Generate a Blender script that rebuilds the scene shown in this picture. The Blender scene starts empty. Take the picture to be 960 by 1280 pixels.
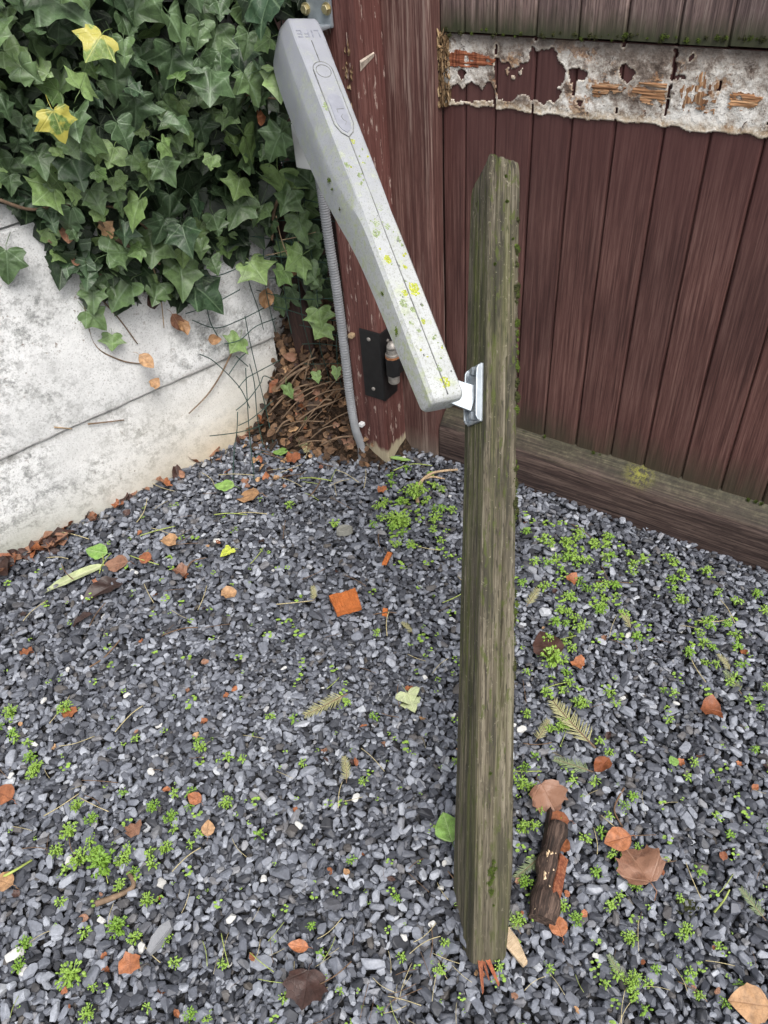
import bpy, bmesh, math, random
import numpy as np
from mathutils import Vector, Matrix, noise as mnoise

random.seed(7); rng = np.random.default_rng(11)
sc = bpy.context.scene
col = sc.collection
R = math.radians

# ------------------------------------------------------------------ camera, sky, sun, exposure
CAM_H, FPX, CX, CY = 1.4, 960.0, 480.0, 640.0          # eye height (m), focal length and centre of the 960x1280 photograph
_down = np.array([94.0, 1073.0, FPX]); _down /= np.linalg.norm(_down)
_up = -_down
_Y = np.array([0, 0, 1.0]) - _up * _up[2]; _Y /= np.linalg.norm(_Y)
_X = np.cross(_Y, _up)
RW = np.stack([_X, _Y, _up])                            # camera (right, down, forward) -> world
CAM = np.array([0, 0, CAM_H])
cam = bpy.data.cameras.new('camera'); cam_o = bpy.data.objects.new('camera', cam); col.objects.link(cam_o)
cam.sensor_fit = 'VERTICAL'; cam.sensor_height = 32.0; cam.lens = 24.0
cam.clip_start = 0.02; cam.clip_end = 1000
m = Matrix.Identity(4)
for i in range(3):
    m[i][0] = RW[i, 0]; m[i][1] = -RW[i, 1]; m[i][2] = -RW[i, 2]; m[i][3] = CAM[i]
cam_o.matrix_world = m
sc.camera = cam_o

SUN_EL, SUN_AZ = 58.0, 160.0                            # azimuth clockwise from +Y
world = bpy.data.worlds.new('World'); sc.world = world; world.use_nodes = True
wn_ = world.node_tree; wn_.nodes.clear()
sky = wn_.nodes.new('ShaderNodeTexSky'); sky.sky_type = 'NISHITA'; sky.sun_disc = False
sky.sun_elevation = R(SUN_EL); sky.sun_rotation = R(SUN_AZ); sky.air_density = 1.6; sky.dust_density = 5.0; sky.ozone_density = 1.0
hs = wn_.nodes.new('ShaderNodeHueSaturation'); hs.inputs['Saturation'].default_value = 0.28
bg = wn_.nodes.new('ShaderNodeBackground'); bg.inputs['Strength'].default_value = 0.15
wo = wn_.nodes.new('ShaderNodeOutputWorld')
wn_.links.new(sky.outputs[0], hs.inputs['Color']); wn_.links.new(hs.outputs[0], bg.inputs['Color']); wn_.links.new(bg.outputs[0], wo.inputs[0])
sun = bpy.data.lights.new('sun', 'SUN'); sun.energy = 1.5; sun.angle = R(24); sun.color = (1.0, 0.965, 0.92)
sun_o = bpy.data.objects.new('sun', sun); col.objects.link(sun_o)
_sd = Vector((math.sin(R(SUN_AZ)) * math.cos(R(SUN_EL)), math.cos(R(SUN_AZ)) * math.cos(R(SUN_EL)), math.sin(R(SUN_EL))))
sun_o.rotation_euler = _sd.to_track_quat('Z', 'Y').to_euler(); sun_o.location = (0, 0, 6)
vs = sc.view_settings; vs.view_transform = 'Standard'; vs.look = 'None'; vs.gamma = 1.0; vs.use_curve_mapping = False
vs.exposure = 0.55
sc.cycles.use_denoising = True
sc.cycles.max_bounces = 8

# ------------------------------------------------------------------ surveying helpers: a point of the place seen at a photo pixel
def ray(x, y): return RW @ np.array([x - CX, y - CY, FPX])
def gnd(x, y, z=0.0): r = ray(x, y); return CAM + r * ((z - CAM_H) / r[2])
def dep(x, y, zc): return CAM + ray(x, y) * (zc / FPX)
def pla(x, y, p, n): r = ray(x, y); return CAM + r * (((p - CAM) @ n) / (r @ n))
def inview(P, mx=60):
    q = (np.asarray(P) - CAM) @ RW
    z = np.maximum(q[..., 2], 1e-3)
    px = CX + FPX * q[..., 0] / z; py = CY + FPX * q[..., 1] / z
    return (q[..., 2] > 0.05) & (px > -mx) & (px < 960 + mx) & (py > -mx) & (py < 1280 + mx)

GA = R(-37.2); GU = np.array([math.cos(GA), math.sin(GA), 0]); GN = np.array([math.sin(GA), -math.cos(GA), 0])
G0 = gnd(648, 606)
WA = R(37.3); WU = np.array([math.cos(WA), math.sin(WA), 0]); WN = np.array([math.sin(WA), -math.cos(WA), 0])
W0 = gnd(0, 706)
def gl(x, y, off=0.0):                                  # gate-local (u, depth, z) of a pixel on the plane `off` in front of the gate face
    P = pla(x, y, G0 + GN * off, GN); d = P - G0
    return np.array([d @ GU, -(d @ GN), P[2]])
def wl(x, y, off=0.0):
    P = pla(x, y, W0 + WN * off, WN); d = P - W0
    return np.array([d @ WU, -(d @ WN), P[2]])

# ------------------------------------------------------------------ noise in numpy
def _hash(ix, iy, seed):
    h = (ix.astype(np.int64) * 374761393 + iy.astype(np.int64) * 668265263 + seed * 974711) & 0x7fffffff
    h = ((h ^ (h >> 13)) * 1274126177) & 0x7fffffff
    return ((h ^ (h >> 16)) & 0xffff) / 65535.0
def vnoise(x, y, seed=0):
    x = np.asarray(x, float); y = np.asarray(y, float)
    ix = np.floor(x); iy = np.floor(y); fx = x - ix; fy = y - iy
    fx = fx * fx * (3 - 2 * fx); fy = fy * fy * (3 - 2 * fy)
    a = _hash(ix, iy, seed); b = _hash(ix + 1, iy, seed); c = _hash(ix, iy + 1, seed); d = _hash(ix + 1, iy + 1, seed)
    return a + (b - a) * fx + (c - a) * fy + (a - b - c + d) * fx * fy
def fbm(x, y, oct=4, seed=0):
    s = 0; a = 0.5
    for k in range(oct):
        s = s + a * vnoise(x * 2 ** k, y * 2 ** k, seed + k * 17); a *= 0.5
    return s

# ------------------------------------------------------------------ materials
class NT:
    def __init__(s, name, rough=0.7, spec=0.4):
        s.m = bpy.data.materials.new(name); s.m.use_nodes = True
        s.t = s.m.node_tree; s.t.nodes.clear()
        s.out = s.n('OutputMaterial'); s.b = s.n('BsdfPrincipled')
        s.t.links.new(s.b.outputs[0], s.out.inputs[0])
        s.b.inputs['Roughness'].default_value = rough
        s.b.inputs['Specular IOR Level'].default_value = spec
    def n(s, kind): return s.t.nodes.new('ShaderNode' + kind)
    def link(s, a, b): s.t.links.new(a, b)
    def put(s, sock, v):
        if hasattr(v, 'is_output'): s.link(v, sock)
        elif isinstance(v, (tuple, list)) and len(v) == 3 and sock.type == 'RGBA': sock.default_value = (*v, 1)
        else: sock.default_value = v
    def coord(s, which='Object'): return s.n('TexCoord').outputs[which]
    def mapping(s, vec, scale=(1, 1, 1), loc=(0, 0, 0), rot=(0, 0, 0)):
        k = s.n('Mapping'); s.link(vec, k.inputs[0]); s.put(k.inputs['Scale'], scale); s.put(k.inputs['Location'], loc); s.put(k.inputs['Rotation'], rot)
        return k.outputs[0]
    def noise(s, vec, scale, detail=4, rough=0.55, dist=0.0):
        k = s.n('TexNoise'); s.link(vec, k.inputs['Vector']); s.put(k.inputs['Scale'], scale); s.put(k.inputs['Detail'], detail)
        s.put(k.inputs['Roughness'], rough); s.put(k.inputs['Distortion'], dist); return k.outputs['Fac']
    def voro(s, vec, scale, feat='F1', out='Distance'):
        k = s.n('TexVoronoi'); k.feature = feat; s.link(vec, k.inputs['Vector']); s.put(k.inputs['Scale'], scale); return k.outputs[out]
    def ramp(s, fac, stops, interp='LINEAR'):
        k = s.n('ValToRGB'); k.color_ramp.interpolation = interp; s.link(fac, k.inputs[0]); e = k.color_ramp.elements
        while len(e) < len(stops): e.new(0.5)
        for el, (p, c) in zip(e, stops):
            el.position = p; el.color = (c, c, c, 1) if isinstance(c, (int, float)) else (*c, 1)
        return k.outputs[0]
    def mix(s, fac, a, b, mode='MIX'):
        k = s.n('Mix'); k.data_type = 'RGBA'; k.blend_type = mode
        s.put(k.inputs[0], fac); s.put(k.inputs[6], a); s.put(k.inputs[7], b); return k.outputs[2]
    def math(s, op, a, b=0.0, c=None, clamp=False):
        k = s.n('Math'); k.operation = op; k.use_clamp = clamp; s.put(k.inputs[0], a); s.put(k.inputs[1], b)
        if c is not None: s.put(k.inputs[2], c)
        return k.outputs[0]
    def sep(s, vec): k = s.n('SeparateXYZ'); s.link(vec, k.inputs[0]); return k.outputs
    def rand(s): return s.n('ObjectInfo').outputs['Random']
    def attr(s, name, out='Fac'): k = s.n('Attribute'); k.attribute_name = name; return k.outputs[out]
    def shift(s, vec, amount=37.0):                      # another piece of wood for every object
        k = s.n('VectorMath'); k.operation = 'ADD'; r = s.math('MULTIPLY', s.rand(), amount)
        cmb = s.n('CombineXYZ'); s.link(r, cmb.inputs[0]); s.link(r, cmb.inputs[1]); s.link(r, cmb.inputs[2])
        s.link(vec, k.inputs[0]); s.link(cmb.outputs[0], k.inputs[1]); return k.outputs[0]
    def bump(s, h, strength=0.5, dist=0.002, base=None):
        k = s.n('Bump'); s.put(k.inputs['Strength'], strength); s.put(k.inputs['Distance'], dist); s.link(h, k.inputs['Height'])
        if base is not None: s.link(base, k.inputs['Normal'])
        s.link(k.outputs[0], s.b.inputs['Normal']); return k.outputs[0]
    def color(s, v): s.put(s.b.inputs['Base Color'], v)
    def rough(s, v): s.put(s.b.inputs['Roughness'], v)

M = {}
def simple(name, c, rough=0.6, metal=0.0, spec=0.4, var=0.25, nscale=60, bump=0.0):
    t = NT(name, rough, spec); t.b.inputs['Metallic'].default_value = metal
    v = t.shift(t.coord()); f = t.noise(v, nscale, 5, 0.6)
    lo = tuple(x * (1 - var) for x in c); hi = tuple(min(1, x * (1 + var)) for x in c)
    t.color(t.ramp(f, [(0.3, lo), (0.7, hi)]))
    if bump: t.bump(f, bump, 0.001)
    M[name] = t.m; return t

def wood(name, dark, mid, light, streak=0.5, axis='Z', rough=0.6, fine=1.0, extra=None, bumps=0.5, pore=0.65, bend=0.5):
    t = NT(name, rough, 0.35); v = t.coord(); vr = t.shift(v)
    sc1 = {'Z': (62, 62, 1.7), 'X': (1.7, 62, 62), 'Y': (62, 1.7, 62)}[axis]
    sc2 = {'Z': (230, 230, 6), 'X': (6, 230, 230), 'Y': (230, 6, 230)}[axis]
    sc3 = {'Z': (330, 330, 40), 'X': (40, 330, 330), 'Y': (330, 40, 330)}[axis]
    g1 = t.noise(t.mapping(vr, sc1), fine, 6, 0.62, bend); g2 = t.noise(t.mapping(vr, sc2), fine, 4, 0.7)
    g3 = t.noise(t.mapping(vr, sc3), fine, 3, 0.6)
    patch = t.noise(vr, 5.5, 4, 0.6)
    g = t.math('MULTIPLY_ADD', g2, 0.62, t.math('MULTIPLY', g1, 0.42))
    c = t.ramp(g, [(0.40, dark), (0.52, mid), (0.66, light)])
    fade = t.math('MULTIPLY', t.ramp(patch, [(0.40, 0.0), (0.62, 1.0)]), t.ramp(g2, [(0.50, 0.0), (0.62, streak)]))
    c = t.mix(fade, c, light)
    c = t.mix(t.ramp(g3, [(0.56, 0.0), (0.66, pore)]), c, dark)
    c = t.mix(1.0, c, t.ramp(t.rand(), [(0.0, (0.80, 0.80, 0.82)), (1.0, (1.2, 1.18, 1.16))]), 'MULTIPLY')
    c = t.mix(0.6, c, t.ramp(t.noise(vr, 2.6, 3), [(0.35, (0.72, 0.72, 0.74)), (0.65, (1.25, 1.22, 1.2))]), 'MULTIPLY')
    if extra: c = extra(t, v, vr, c, g, g2)
    t.color(c); t.bump(g, bumps, 0.0018)
    t.rough(t.ramp(g, [(0.3, rough - 0.1), (0.7, min(1, rough + 0.15))]))
    M[name] = t.m; return t

RB_D, RB_M, RB_L = (0.050, 0.023, 0.021), (0.096, 0.045, 0.040), (0.158, 0.086, 0.074)
def board_extra(t, v, vr, c, g, g2):                    # redder sheltered top, algae and dirt at the wet foot
    z = t.sep(v)[2]; wob = t.math('MULTIPLY_ADD', t.noise(t.mapping(vr, (25, 25, 4)), 1.0, 4), 0.16, -0.08)
    zz = t.math('ADD', z, wob)
    top = t.ramp(zz, [(0.70, 0.0), (0.92, 0.75)])
    c = t.mix(top, c, t.mix(g2, (0.044, 0.017, 0.017), (0.100, 0.040, 0.038)))
    foot = t.ramp(zz, [(0.155, 0.85), (0.25, 0.0)])
    return t.mix(foot, c, t.mix(g2, (0.020, 0.018, 0.012), (0.070, 0.060, 0.040)))
wood('stained_board', RB_D, RB_M, RB_L, 0.30, extra=board_extra, pore=0.3, bend=1.8, rough=0.5)
def grey_extra(t, v, vr, c, g, g2):
    z = t.sep(v)[2]; zz = t.math('ADD', z, t.math('MULTIPLY_ADD', t.noise(t.mapping(vr, (60, 60, 12)), 1.0, 4), 0.05, -0.025))
    f = t.ramp(zz, [(1.085, 1.0), (1.125, 0.0)]) if False else t.ramp(t.math('MULTIPLY_ADD', zz, 10.0, -10.8), [(0.05, 1.0), (0.5, 0.0)])
    return t.mix(f, c, t.mix(g2, (0.012, 0.012, 0.008), (0.060, 0.065, 0.032)))
wood('bleached_board', (0.045, 0.030, 0.030), (0.125, 0.085, 0.080), (0.235, 0.180, 0.165), 0.6, extra=grey_extra)
def stile_extra(t, v, vr, c, g, g2):
    wear = t.math('MULTIPLY', t.ramp(t.noise(t.mapping(vr, (30, 30, 3)), 1.0, 5, 0.6), [(0.47, 0.0), (0.62, 1.0)]), t.ramp(g2, [(0.46, 0.0), (0.58, 0.85)]))
    c = t.mix(wear, c, (0.25, 0.18, 0.155))
    z = t.sep(v)[2]
    return t.mix(t.ramp(z, [(0.0, 0.8), (0.10, 0.0)]), c, t.mix(g2, (0.10, 0.085, 0.07), (0.24, 0.20, 0.16)))
wood('worn_stile', RB_D, (0.080, 0.038, 0.034), (0.155, 0.090, 0.078), 0.45, extra=stile_extra, pore=0.45, bend=1.2)
def gpost_extra(t, v, vr, c, g, g2):
    chips = t.math('MULTIPLY', t.ramp(t.noise(t.mapping(vr, (60, 60, 16)), 1.0, 6, 0.65), [(0.60, 0.0), (0.63, 1.0)]), 0.8)
    c = t.mix(chips, c, (0.42, 0.33, 0.29))
    z = t.sep(v)[2]; zz = t.math('ADD', z, t.math('MULTIPLY_ADD', t.noise(t.mapping(vr, (40, 40, 10)), 1.0, 4), 0.10, -0.05))
    return t.mix(t.ramp(t.math('MULTIPLY', zz, 5.0), [(0.36, 1.0), (0.44, 0.0)]), c, t.mix(g2, (0.24, 0.20, 0.13), (0.50, 0.44, 0.32)))
wood('painted_post', (0.058, 0.022, 0.019), (0.112, 0.044, 0.038), (0.180, 0.088, 0.076), 0.4, extra=gpost_extra)
def rail_extra(t, v, vr, c, g, g2):
    x, y, z = t.sep(v)
    zz = t.math('ADD', z, t.math('MULTIPLY_ADD', t.noise(t.mapping(vr, (14, 40, 60)), 1.0, 5), 0.06, -0.03))
    top = t.ramp(t.math('MULTIPLY', zz, 5.0), [(0.52, 0.0), (0.72, 0.9)])
    alg = t.ramp(t.math('MULTIPLY_ADD', t.noise(vr, 60, 7, 0.75), 0.6, t.math('MULTIPLY', g2, 0.4)), [(0.38, (0.016, 0.015, 0.009)), (0.52, (0.050, 0.046, 0.028)), (0.66, (0.125, 0.115, 0.075))])
    c = t.mix(top, c, alg)
    d = t.n('VectorMath'); d.operation = 'DISTANCE'; t.link(v, d.inputs[0]); d.inputs[1].default_value = YEL
    yel = t.math('MULTIPLY', t.ramp(t.math('MULTIPLY_ADD', t.noise(vr, 90, 4), 0.05, d.outputs['Value']), [(0.030, 0.7), (0.075, 0.0)]), t.ramp(t.noise(vr, 90, 8, 0.8), [(0.46, 0.0), (0.56, 1.0)]))
    return t.mix(yel, c, (0.30, 0.30, 0.035))
YEL = tuple(gl(800, 592, -0.03))
wood('wet_rail', (0.016, 0.011, 0.010), (0.055, 0.036, 0.032), (0.130, 0.095, 0.080), 0.5, axis='X', extra=rail_extra, bumps=0.8)
def beam_extra(t, v, vr, c, g, g2):                      # algae runs on the left face, dark wet foot
    x, y, z = t.sep(v)
    al = t.noise(t.mapping(vr, (55, 55, 2.2)), 1.0, 5, 0.65)
    side = t.ramp(t.math('MULTIPLY_ADD', y, 20.0, 0.0), [(0.0, 0.5), (0.6, 1.0)])
    c = t.mix(t.math('MULTIPLY', t.ramp(al, [(0.47, 0.0), (0.64, 0.85)]), side), c, t.mix(g2, (0.034, 0.042, 0.010), (0.115, 0.128, 0.036)))
    dirt = t.noise(t.mapping(vr, (30, 30, 5)), 1.0, 5, 0.6)
    c = t.mix(t.ramp(dirt, [(0.50, 0.0), (0.62, 0.75)]), c, (0.024, 0.023, 0.015))
    spk = t.noise(vr, 120, 6, 0.75); c = t.mix(t.ramp(spk, [(0.60, 0.0), (0.65, 0.6)]), c, (0.24, 0.22, 0.16)); c = t.mix(t.ramp(t.noise(t.mapping(vr, (90, 90, 30)), 1.0, 6, 0.7), [(0.56, 0.0), (0.62, 0.8)]), c, (0.055, 0.068, 0.014))
    return t.mix(t.ramp(z, [(0.0, 0.45), (0.45, 0.0)]), c, t.mix(g2, (0.020, 0.018, 0.012), (0.085, 0.075, 0.05)))
wood('weathered_beam', (0.022, 0.019, 0.013), (0.088, 0.076, 0.053), (0.190, 0.172, 0.130), 0.5, extra=beam_extra, bumps=1.0, rough=0.85, pore=0.85, bend=1.0)
wood('back_plank', (0.012, 0.007, 0.006), (0.034, 0.017, 0.014), (0.060, 0.034, 0.028), 0.3)
wood('orange_wood', (0.12, 0.055, 0.027), (0.29, 0.150, 0.072), (0.48, 0.32, 0.19), 0.6, axis='X', rough=0.8, bumps=1.0)
wood('orange_wood_upright', (0.12, 0.055, 0.027), (0.29, 0.150, 0.072), (0.48, 0.32, 0.19), 0.6, axis='Z', rough=0.8, bumps=1.0)
wood('chip_wood', (0.24, 0.060, 0.012), (0.44, 0.125, 0.030), (0.56, 0.21, 0.065), 0.4, axis='X', rough=0.75, bumps=1.0)
wood('red_splinter', (0.12, 0.035, 0.018), (0.24, 0.075, 0.035), (0.34, 0.14, 0.07), 0.4, axis='Z', rough=0.75, bumps=1.0)
wood('bark_wood', (0.016, 0.011, 0.009), (0.055, 0.036, 0.028), (0.16, 0.11, 0.085), 0.5, axis='Y', rough=0.85, bumps=1.0)
wood('pale_wood', (0.34, 0.24, 0.14), (0.55, 0.42, 0.27), (0.70, 0.58, 0.42), 0.4, axis='X', rough=0.8, bumps=0.8)
wood('rotten_wood', (0.05, 0.025, 0.012), (0.22, 0.14, 0.07), (0.50, 0.39, 0.24), 0.6, axis='Z', rough=0.9, bumps=1.0)

t = NT('stripped_paint', 0.85, 0.3); v = t.coord()      # flaking primer left where a rail was torn off
rim = t.attr('rim'); n1 = t.noise(v, 42, 10, 0.78); n2 = t.noise(v, 170, 6, 0.7); n3 = t.noise(v, 13, 6, 0.7); n4 = t.noise(v, 26, 8, 0.75, 0.6); zz_ = t.sep(v)[2]
big = t.noise(v, 9, 4, 0.6); nb = t.math('ADD', t.math('MULTIPLY', n1, 0.6), t.math('MULTIPLY', big, 0.4))
c = t.ramp(nb, [(0.38, (0.075, 0.055, 0.045)), (0.455, (0.21, 0.17, 0.145)), (0.51, (0.46, 0.42, 0.38)), (0.58, (0.76, 0.74, 0.71))])
c = t.mix(t.ramp(n3, [(0.53, 0.0), (0.58, 0.85)]), c, t.ramp(n2, [(0.4, (0.17, 0.075, 0.04)), (0.6, (0.50, 0.31, 0.17))]))
low_ = t.ramp(t.math('MULTIPLY_ADD', t.math('ADD', zz_, t.math('MULTIPLY_ADD', n1, 0.04, -0.02)), 10.0, -9.0), [(0.35, 0.8), (0.62, 0.0)])
c = t.mix(low_, c, t.ramp(n1, [(0.40, (0.30, 0.17, 0.075)), (0.50, (0.58, 0.45, 0.28)), (0.60, (0.80, 0.75, 0.66))]))
c = t.mix(t.ramp(n4, [(0.56, 0.0), (0.60, 0.9)]), c, t.mix(n2, (0.035, 0.024, 0.020), (0.12, 0.085, 0.07)))
c = t.mix(t.ramp(n2, [(0.58, 0.0), (0.66, 0.8)]), c, (0.06, 0.044, 0.036))
top_shade = t.ramp(t.math('MULTIPLY_ADD', t.math('ADD', zz_, t.math('MULTIPLY_ADD', n1, 0.05, -0.025)), 10.0, -10.0), [(0.44, 0.0), (0.68, 0.85)])  # shadow zone along the top of the band, painted into the colour
c = t.mix(top_shade, c, t.mix(n2, (0.040, 0.032, 0.028), (0.17, 0.14, 0.125)))
c = t.mix(t.math('MULTIPLY', rim, 0.85), c, t.ramp(n2, [(0.4, (0.48, 0.38, 0.26)), (0.58, (0.78, 0.73, 0.66))]))
t.color(c); t.bump(t.math('ADD', n1, t.math('MULTIPLY', n2, 0.5)), 1.0, 0.005); M['stripped_paint'] = t.m

t = NT('concrete', 0.9, 0.25); v = t.coord(); x, y, z = t.sep(v)
n1 = t.noise(v, 5, 7, 0.65); n2 = t.noise(v, 120, 7, 0.75); n3 = t.noise(v, 26, 9, 0.8); n5 = t.noise(v, 260, 3, 0.6); n6 = t.noise(t.mapping(v, (1, 1, 1), (7, 3, 1)), 3.2, 5, 0.6)
c = t.ramp(t.math('MULTIPLY_ADD', n2, 0.35, t.math('MULTIPLY', n1, 0.65)), [(0.38, (0.58, 0.585, 0.585)), (0.50, (0.73, 0.735, 0.74)), (0.62, (0.84, 0.845, 0.85))])
c = t.mix(t.math('MULTIPLY', t.ramp(n3, [(0.47, 0.0), (0.56, 1.0)]), t.ramp(n6, [(0.42, 0.04), (0.57, 0.85)])), c, t.ramp(n2, [(0.4, (0.16, 0.165, 0.165)), (0.6, (0.46, 0.465, 0.46))]))
c = t.mix(t.ramp(n5, [(0.57, 0.0), (0.66, 0.55)]), c, (0.22, 0.215, 0.21))
c = t.mix(t.math('MULTIPLY', t.ramp(t.noise(v, 48, 6, 0.75), [(0.60, 0.0), (0.64, 0.8)]), t.ramp(n1, [(0.45, 0.0), (0.6, 1.0)])), c, (0.17, 0.125, 0.095))
seam = t.ramp(t.math('ABSOLUTE', t.math('ADD', z, t.math('MULTIPLY_ADD', n3, 0.04, -0.308))), [(0.0, 0.75), (0.022, 0.0)])
c = t.mix(t.math('MULTIPLY', seam, t.ramp(n1, [(0.35, 0.2), (0.65, 1.0)])), c, (0.20, 0.185, 0.165))
foot = t.ramp(t.math('MULTIPLY_ADD', n3, 0.12, z), [(0.055, 1.0), (0.20, 0.0)])
fc = t.ramp(t.math('MULTIPLY', x, 1.0), [(0.05, (0.30, 0.31, 0.24)), (0.35, (0.52, 0.50, 0.44)), (0.75, (0.58, 0.47, 0.31))])
c = t.mix(t.math('MULTIPLY', t.ramp(z, [(0.18, 0.5), (0.30, 0.0)]), t.ramp(x, [(0.2, 0.0), (0.9, 1.0)])), c, (0.66, 0.60, 0.48))
c = t.mix(t.math('MULTIPLY', foot, 0.85), c, fc)
pv = t.voro(t.mapping(v, (1, 1, 1)), 42); pit = t.math('MULTIPLY', t.ramp(pv, [(0.05, 1.0), (0.13, 0.0)]), t.ramp(n1, [(0.45, 0.0), (0.6, 1.0)]))
c = t.mix(t.math('MULTIPLY', pit, 0.7), c, (0.22, 0.17, 0.13))
t.color(c); t.bump(t.math('ADD', n2, t.math('SUBTRACT', t.math('MULTIPLY', n3, 0.8), pit)), 0.55, 0.0025); M['concrete'] = t.m

t = NT('slate_gravel', 0.55, 0.45); sh = t.attr('shade'); v = t.coord()
n1 = t.noise(v, 170, 5, 0.65); n2 = t.noise(v, 3.0, 3)
c = t.ramp(sh, [(0.0, (0.024, 0.025, 0.030)), (0.28, (0.066, 0.071, 0.088)), (0.58, (0.168, 0.180, 0.214)), (0.86, (0.310, 0.328, 0.372)), (0.975, (0.44, 0.455, 0.48)), (1.0, (0.56, 0.56, 0.55))])
c = t.mix(0.55, c, t.ramp(n1, [(0.3, (0.55, 0.55, 0.55)), (0.75, (1.45, 1.45, 1.45))]), 'MULTIPLY')
c = t.mix(t.ramp(t.attr('tint'), [(0.90, 0.0), (0.97, 0.35)]), c, (0.13, 0.105, 0.075))
t.color(c); t.bump(n1, 0.35, 0.001); t.rough(t.ramp(n2, [(0.35, 0.42), (0.65, 0.68)])); M['slate_gravel'] = t.m

t = NT('dark_soil', 0.9, 0.3); v = t.coord(); n1 = t.noise(v, 60, 6, 0.7); vv = t.voro(v, 62, 'F1', 'Color')
c = t.mix(0.45, t.ramp(n1, [(0.35, (0.012, 0.011, 0.010)), (0.7, (0.045, 0.038, 0.032))]), t.ramp(t.sep(vv)[0], [(0.1, (0.02, 0.021, 0.024)), (0.9, (0.13, 0.135, 0.15))]))
t.color(c); t.bump(t.voro(v, 62), 0.8, 0.006); M['dark_soil'] = t.m
t = NT('leaf_mould', 0.95, 0.2); v = t.coord(); n1 = t.noise(v, 90, 7, 0.75)
t.color(t.ramp(n1, [(0.3, (0.010, 0.007, 0.005)), (0.55, (0.045, 0.028, 0.018)), (0.75, (0.15, 0.095, 0.058))])); t.bump(n1, 1.0, 0.01); M['leaf_mould'] = t.m

def veins(t, wid=0.022):
    uv = t.coord('UV'); x, y, _ = t.sep(uv); ax = t.math('ABSOLUTE', x)
    best = ax
    for a in (34, -8):
        ca, sa = math.cos(R(a)), math.sin(R(a))
        d = t.math('ABSOLUTE', t.math('SUBTRACT', t.math('MULTIPLY', ax, sa), t.math('MULTIPLY', y, ca)))
        best = t.math('MINIMUM', best, d)
    main = t.ramp(t.math('MULTIPLY', best, 10.0), [(wid * 4, 1.0), (wid * 12, 0.0)])
    net = t.ramp(t.voro(t.mapping(uv, (7, 7, 7)), 1.0, 'DISTANCE_TO_EDGE'), [(0.0, 0.6), (0.07, 0.0)])
    return uv, main, net
def leafmat(name, dark, light, vein, rough=0.42, blotch=None, trans=0.15, hue=True, attr=False):
    t = NT(name, rough, 0.45); uv, main, net = veins(t)
    r = t.attr('shade') if attr else t.rand()
    c = t.mix(r, dark, light)
    n = t.noise(t.shift(uv, 19), 4.2, 8, 0.72)
    c = t.mix(0.6, c, t.ramp(n, [(0.36, (0.40, 0.40, 0.40)), (0.64, (1.6, 1.6, 1.55))]), 'MULTIPLY')
    c = t.mix(t.math('MULTIPLY', net, 0.35), c, vein)
    c = t.mix(t.math('MULTIPLY', main, 0.5), c, vein)
    if blotch: c = t.mix(t.ramp(t.noise(t.shift(uv, 31), 1.6, 3), [(0.47, 0.0), (0.53, 1.0)]), c, blotch)
    t.color(c); t.bump(t.math('ADD', t.math('MULTIPLY', main, -1.0), t.math('MULTIPLY', net, -0.6)), 0.35, 0.002)
    t.b.inputs['Transmission Weight'].default_value = 0
    t.b.inputs['Subsurface Weight'].default_value = 0
    M[name] = t.m
leafmat('ivy_leaf', (0.026, 0.054, 0.027), (0.105, 0.165, 0.066), (0.15, 0.22, 0.125))
leafmat('ivy_young', (0.095, 0.165, 0.050), (0.19, 0.28, 0.10), (0.24, 0.33, 0.16))
leafmat('ivy_yellow', (0.08, 0.14, 0.035), (0.12, 0.18, 0.04), (0.45, 0.46, 0.15), blotch=(0.36, 0.33, 0.065))
leafmat('ivy_shaded', (0.008, 0.017, 0.009), (0.024, 0.046, 0.019), (0.08, 0.12, 0.06), attr=True)  # darker copy of the ivy leaf, shade of the plant's interior in its colour
leafmat('dead_brown', (0.15, 0.070, 0.044), (0.30, 0.155, 0.098), (0.36, 0.22, 0.15), 0.5, blotch=(0.24, 0.125, 0.08))
leafmat('dead_tan', (0.30, 0.165, 0.08), (0.46, 0.29, 0.16), (0.24, 0.13, 0.07), 0.6)
leafmat('dead_rust', (0.19, 0.062, 0.026), (0.33, 0.125, 0.055), (0.18, 0.06, 0.03), 0.55)
leafmat('dead_dark', (0.028, 0.014, 0.012), (0.065, 0.032, 0.026), (0.035, 0.02, 0.016), 0.5)
leafmat('fallen_green', (0.15, 0.27, 0.06), (0.22, 0.36, 0.09), (0.32, 0.42, 0.18), 0.5)
leafmat('fallen_pale', (0.30, 0.34, 0.18), (0.38, 0.42, 0.24), (0.45, 0.46, 0.30), 0.6)
leafmat('fallen_lime', (0.40, 0.46, 0.05), (0.48, 0.52, 0.08), (0.52, 0.54, 0.16), 0.5)
leafmat('litter', (0.018, 0.010, 0.007), (0.20, 0.112, 0.06), (0.12, 0.07, 0.04), 0.7, attr=True)

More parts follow.
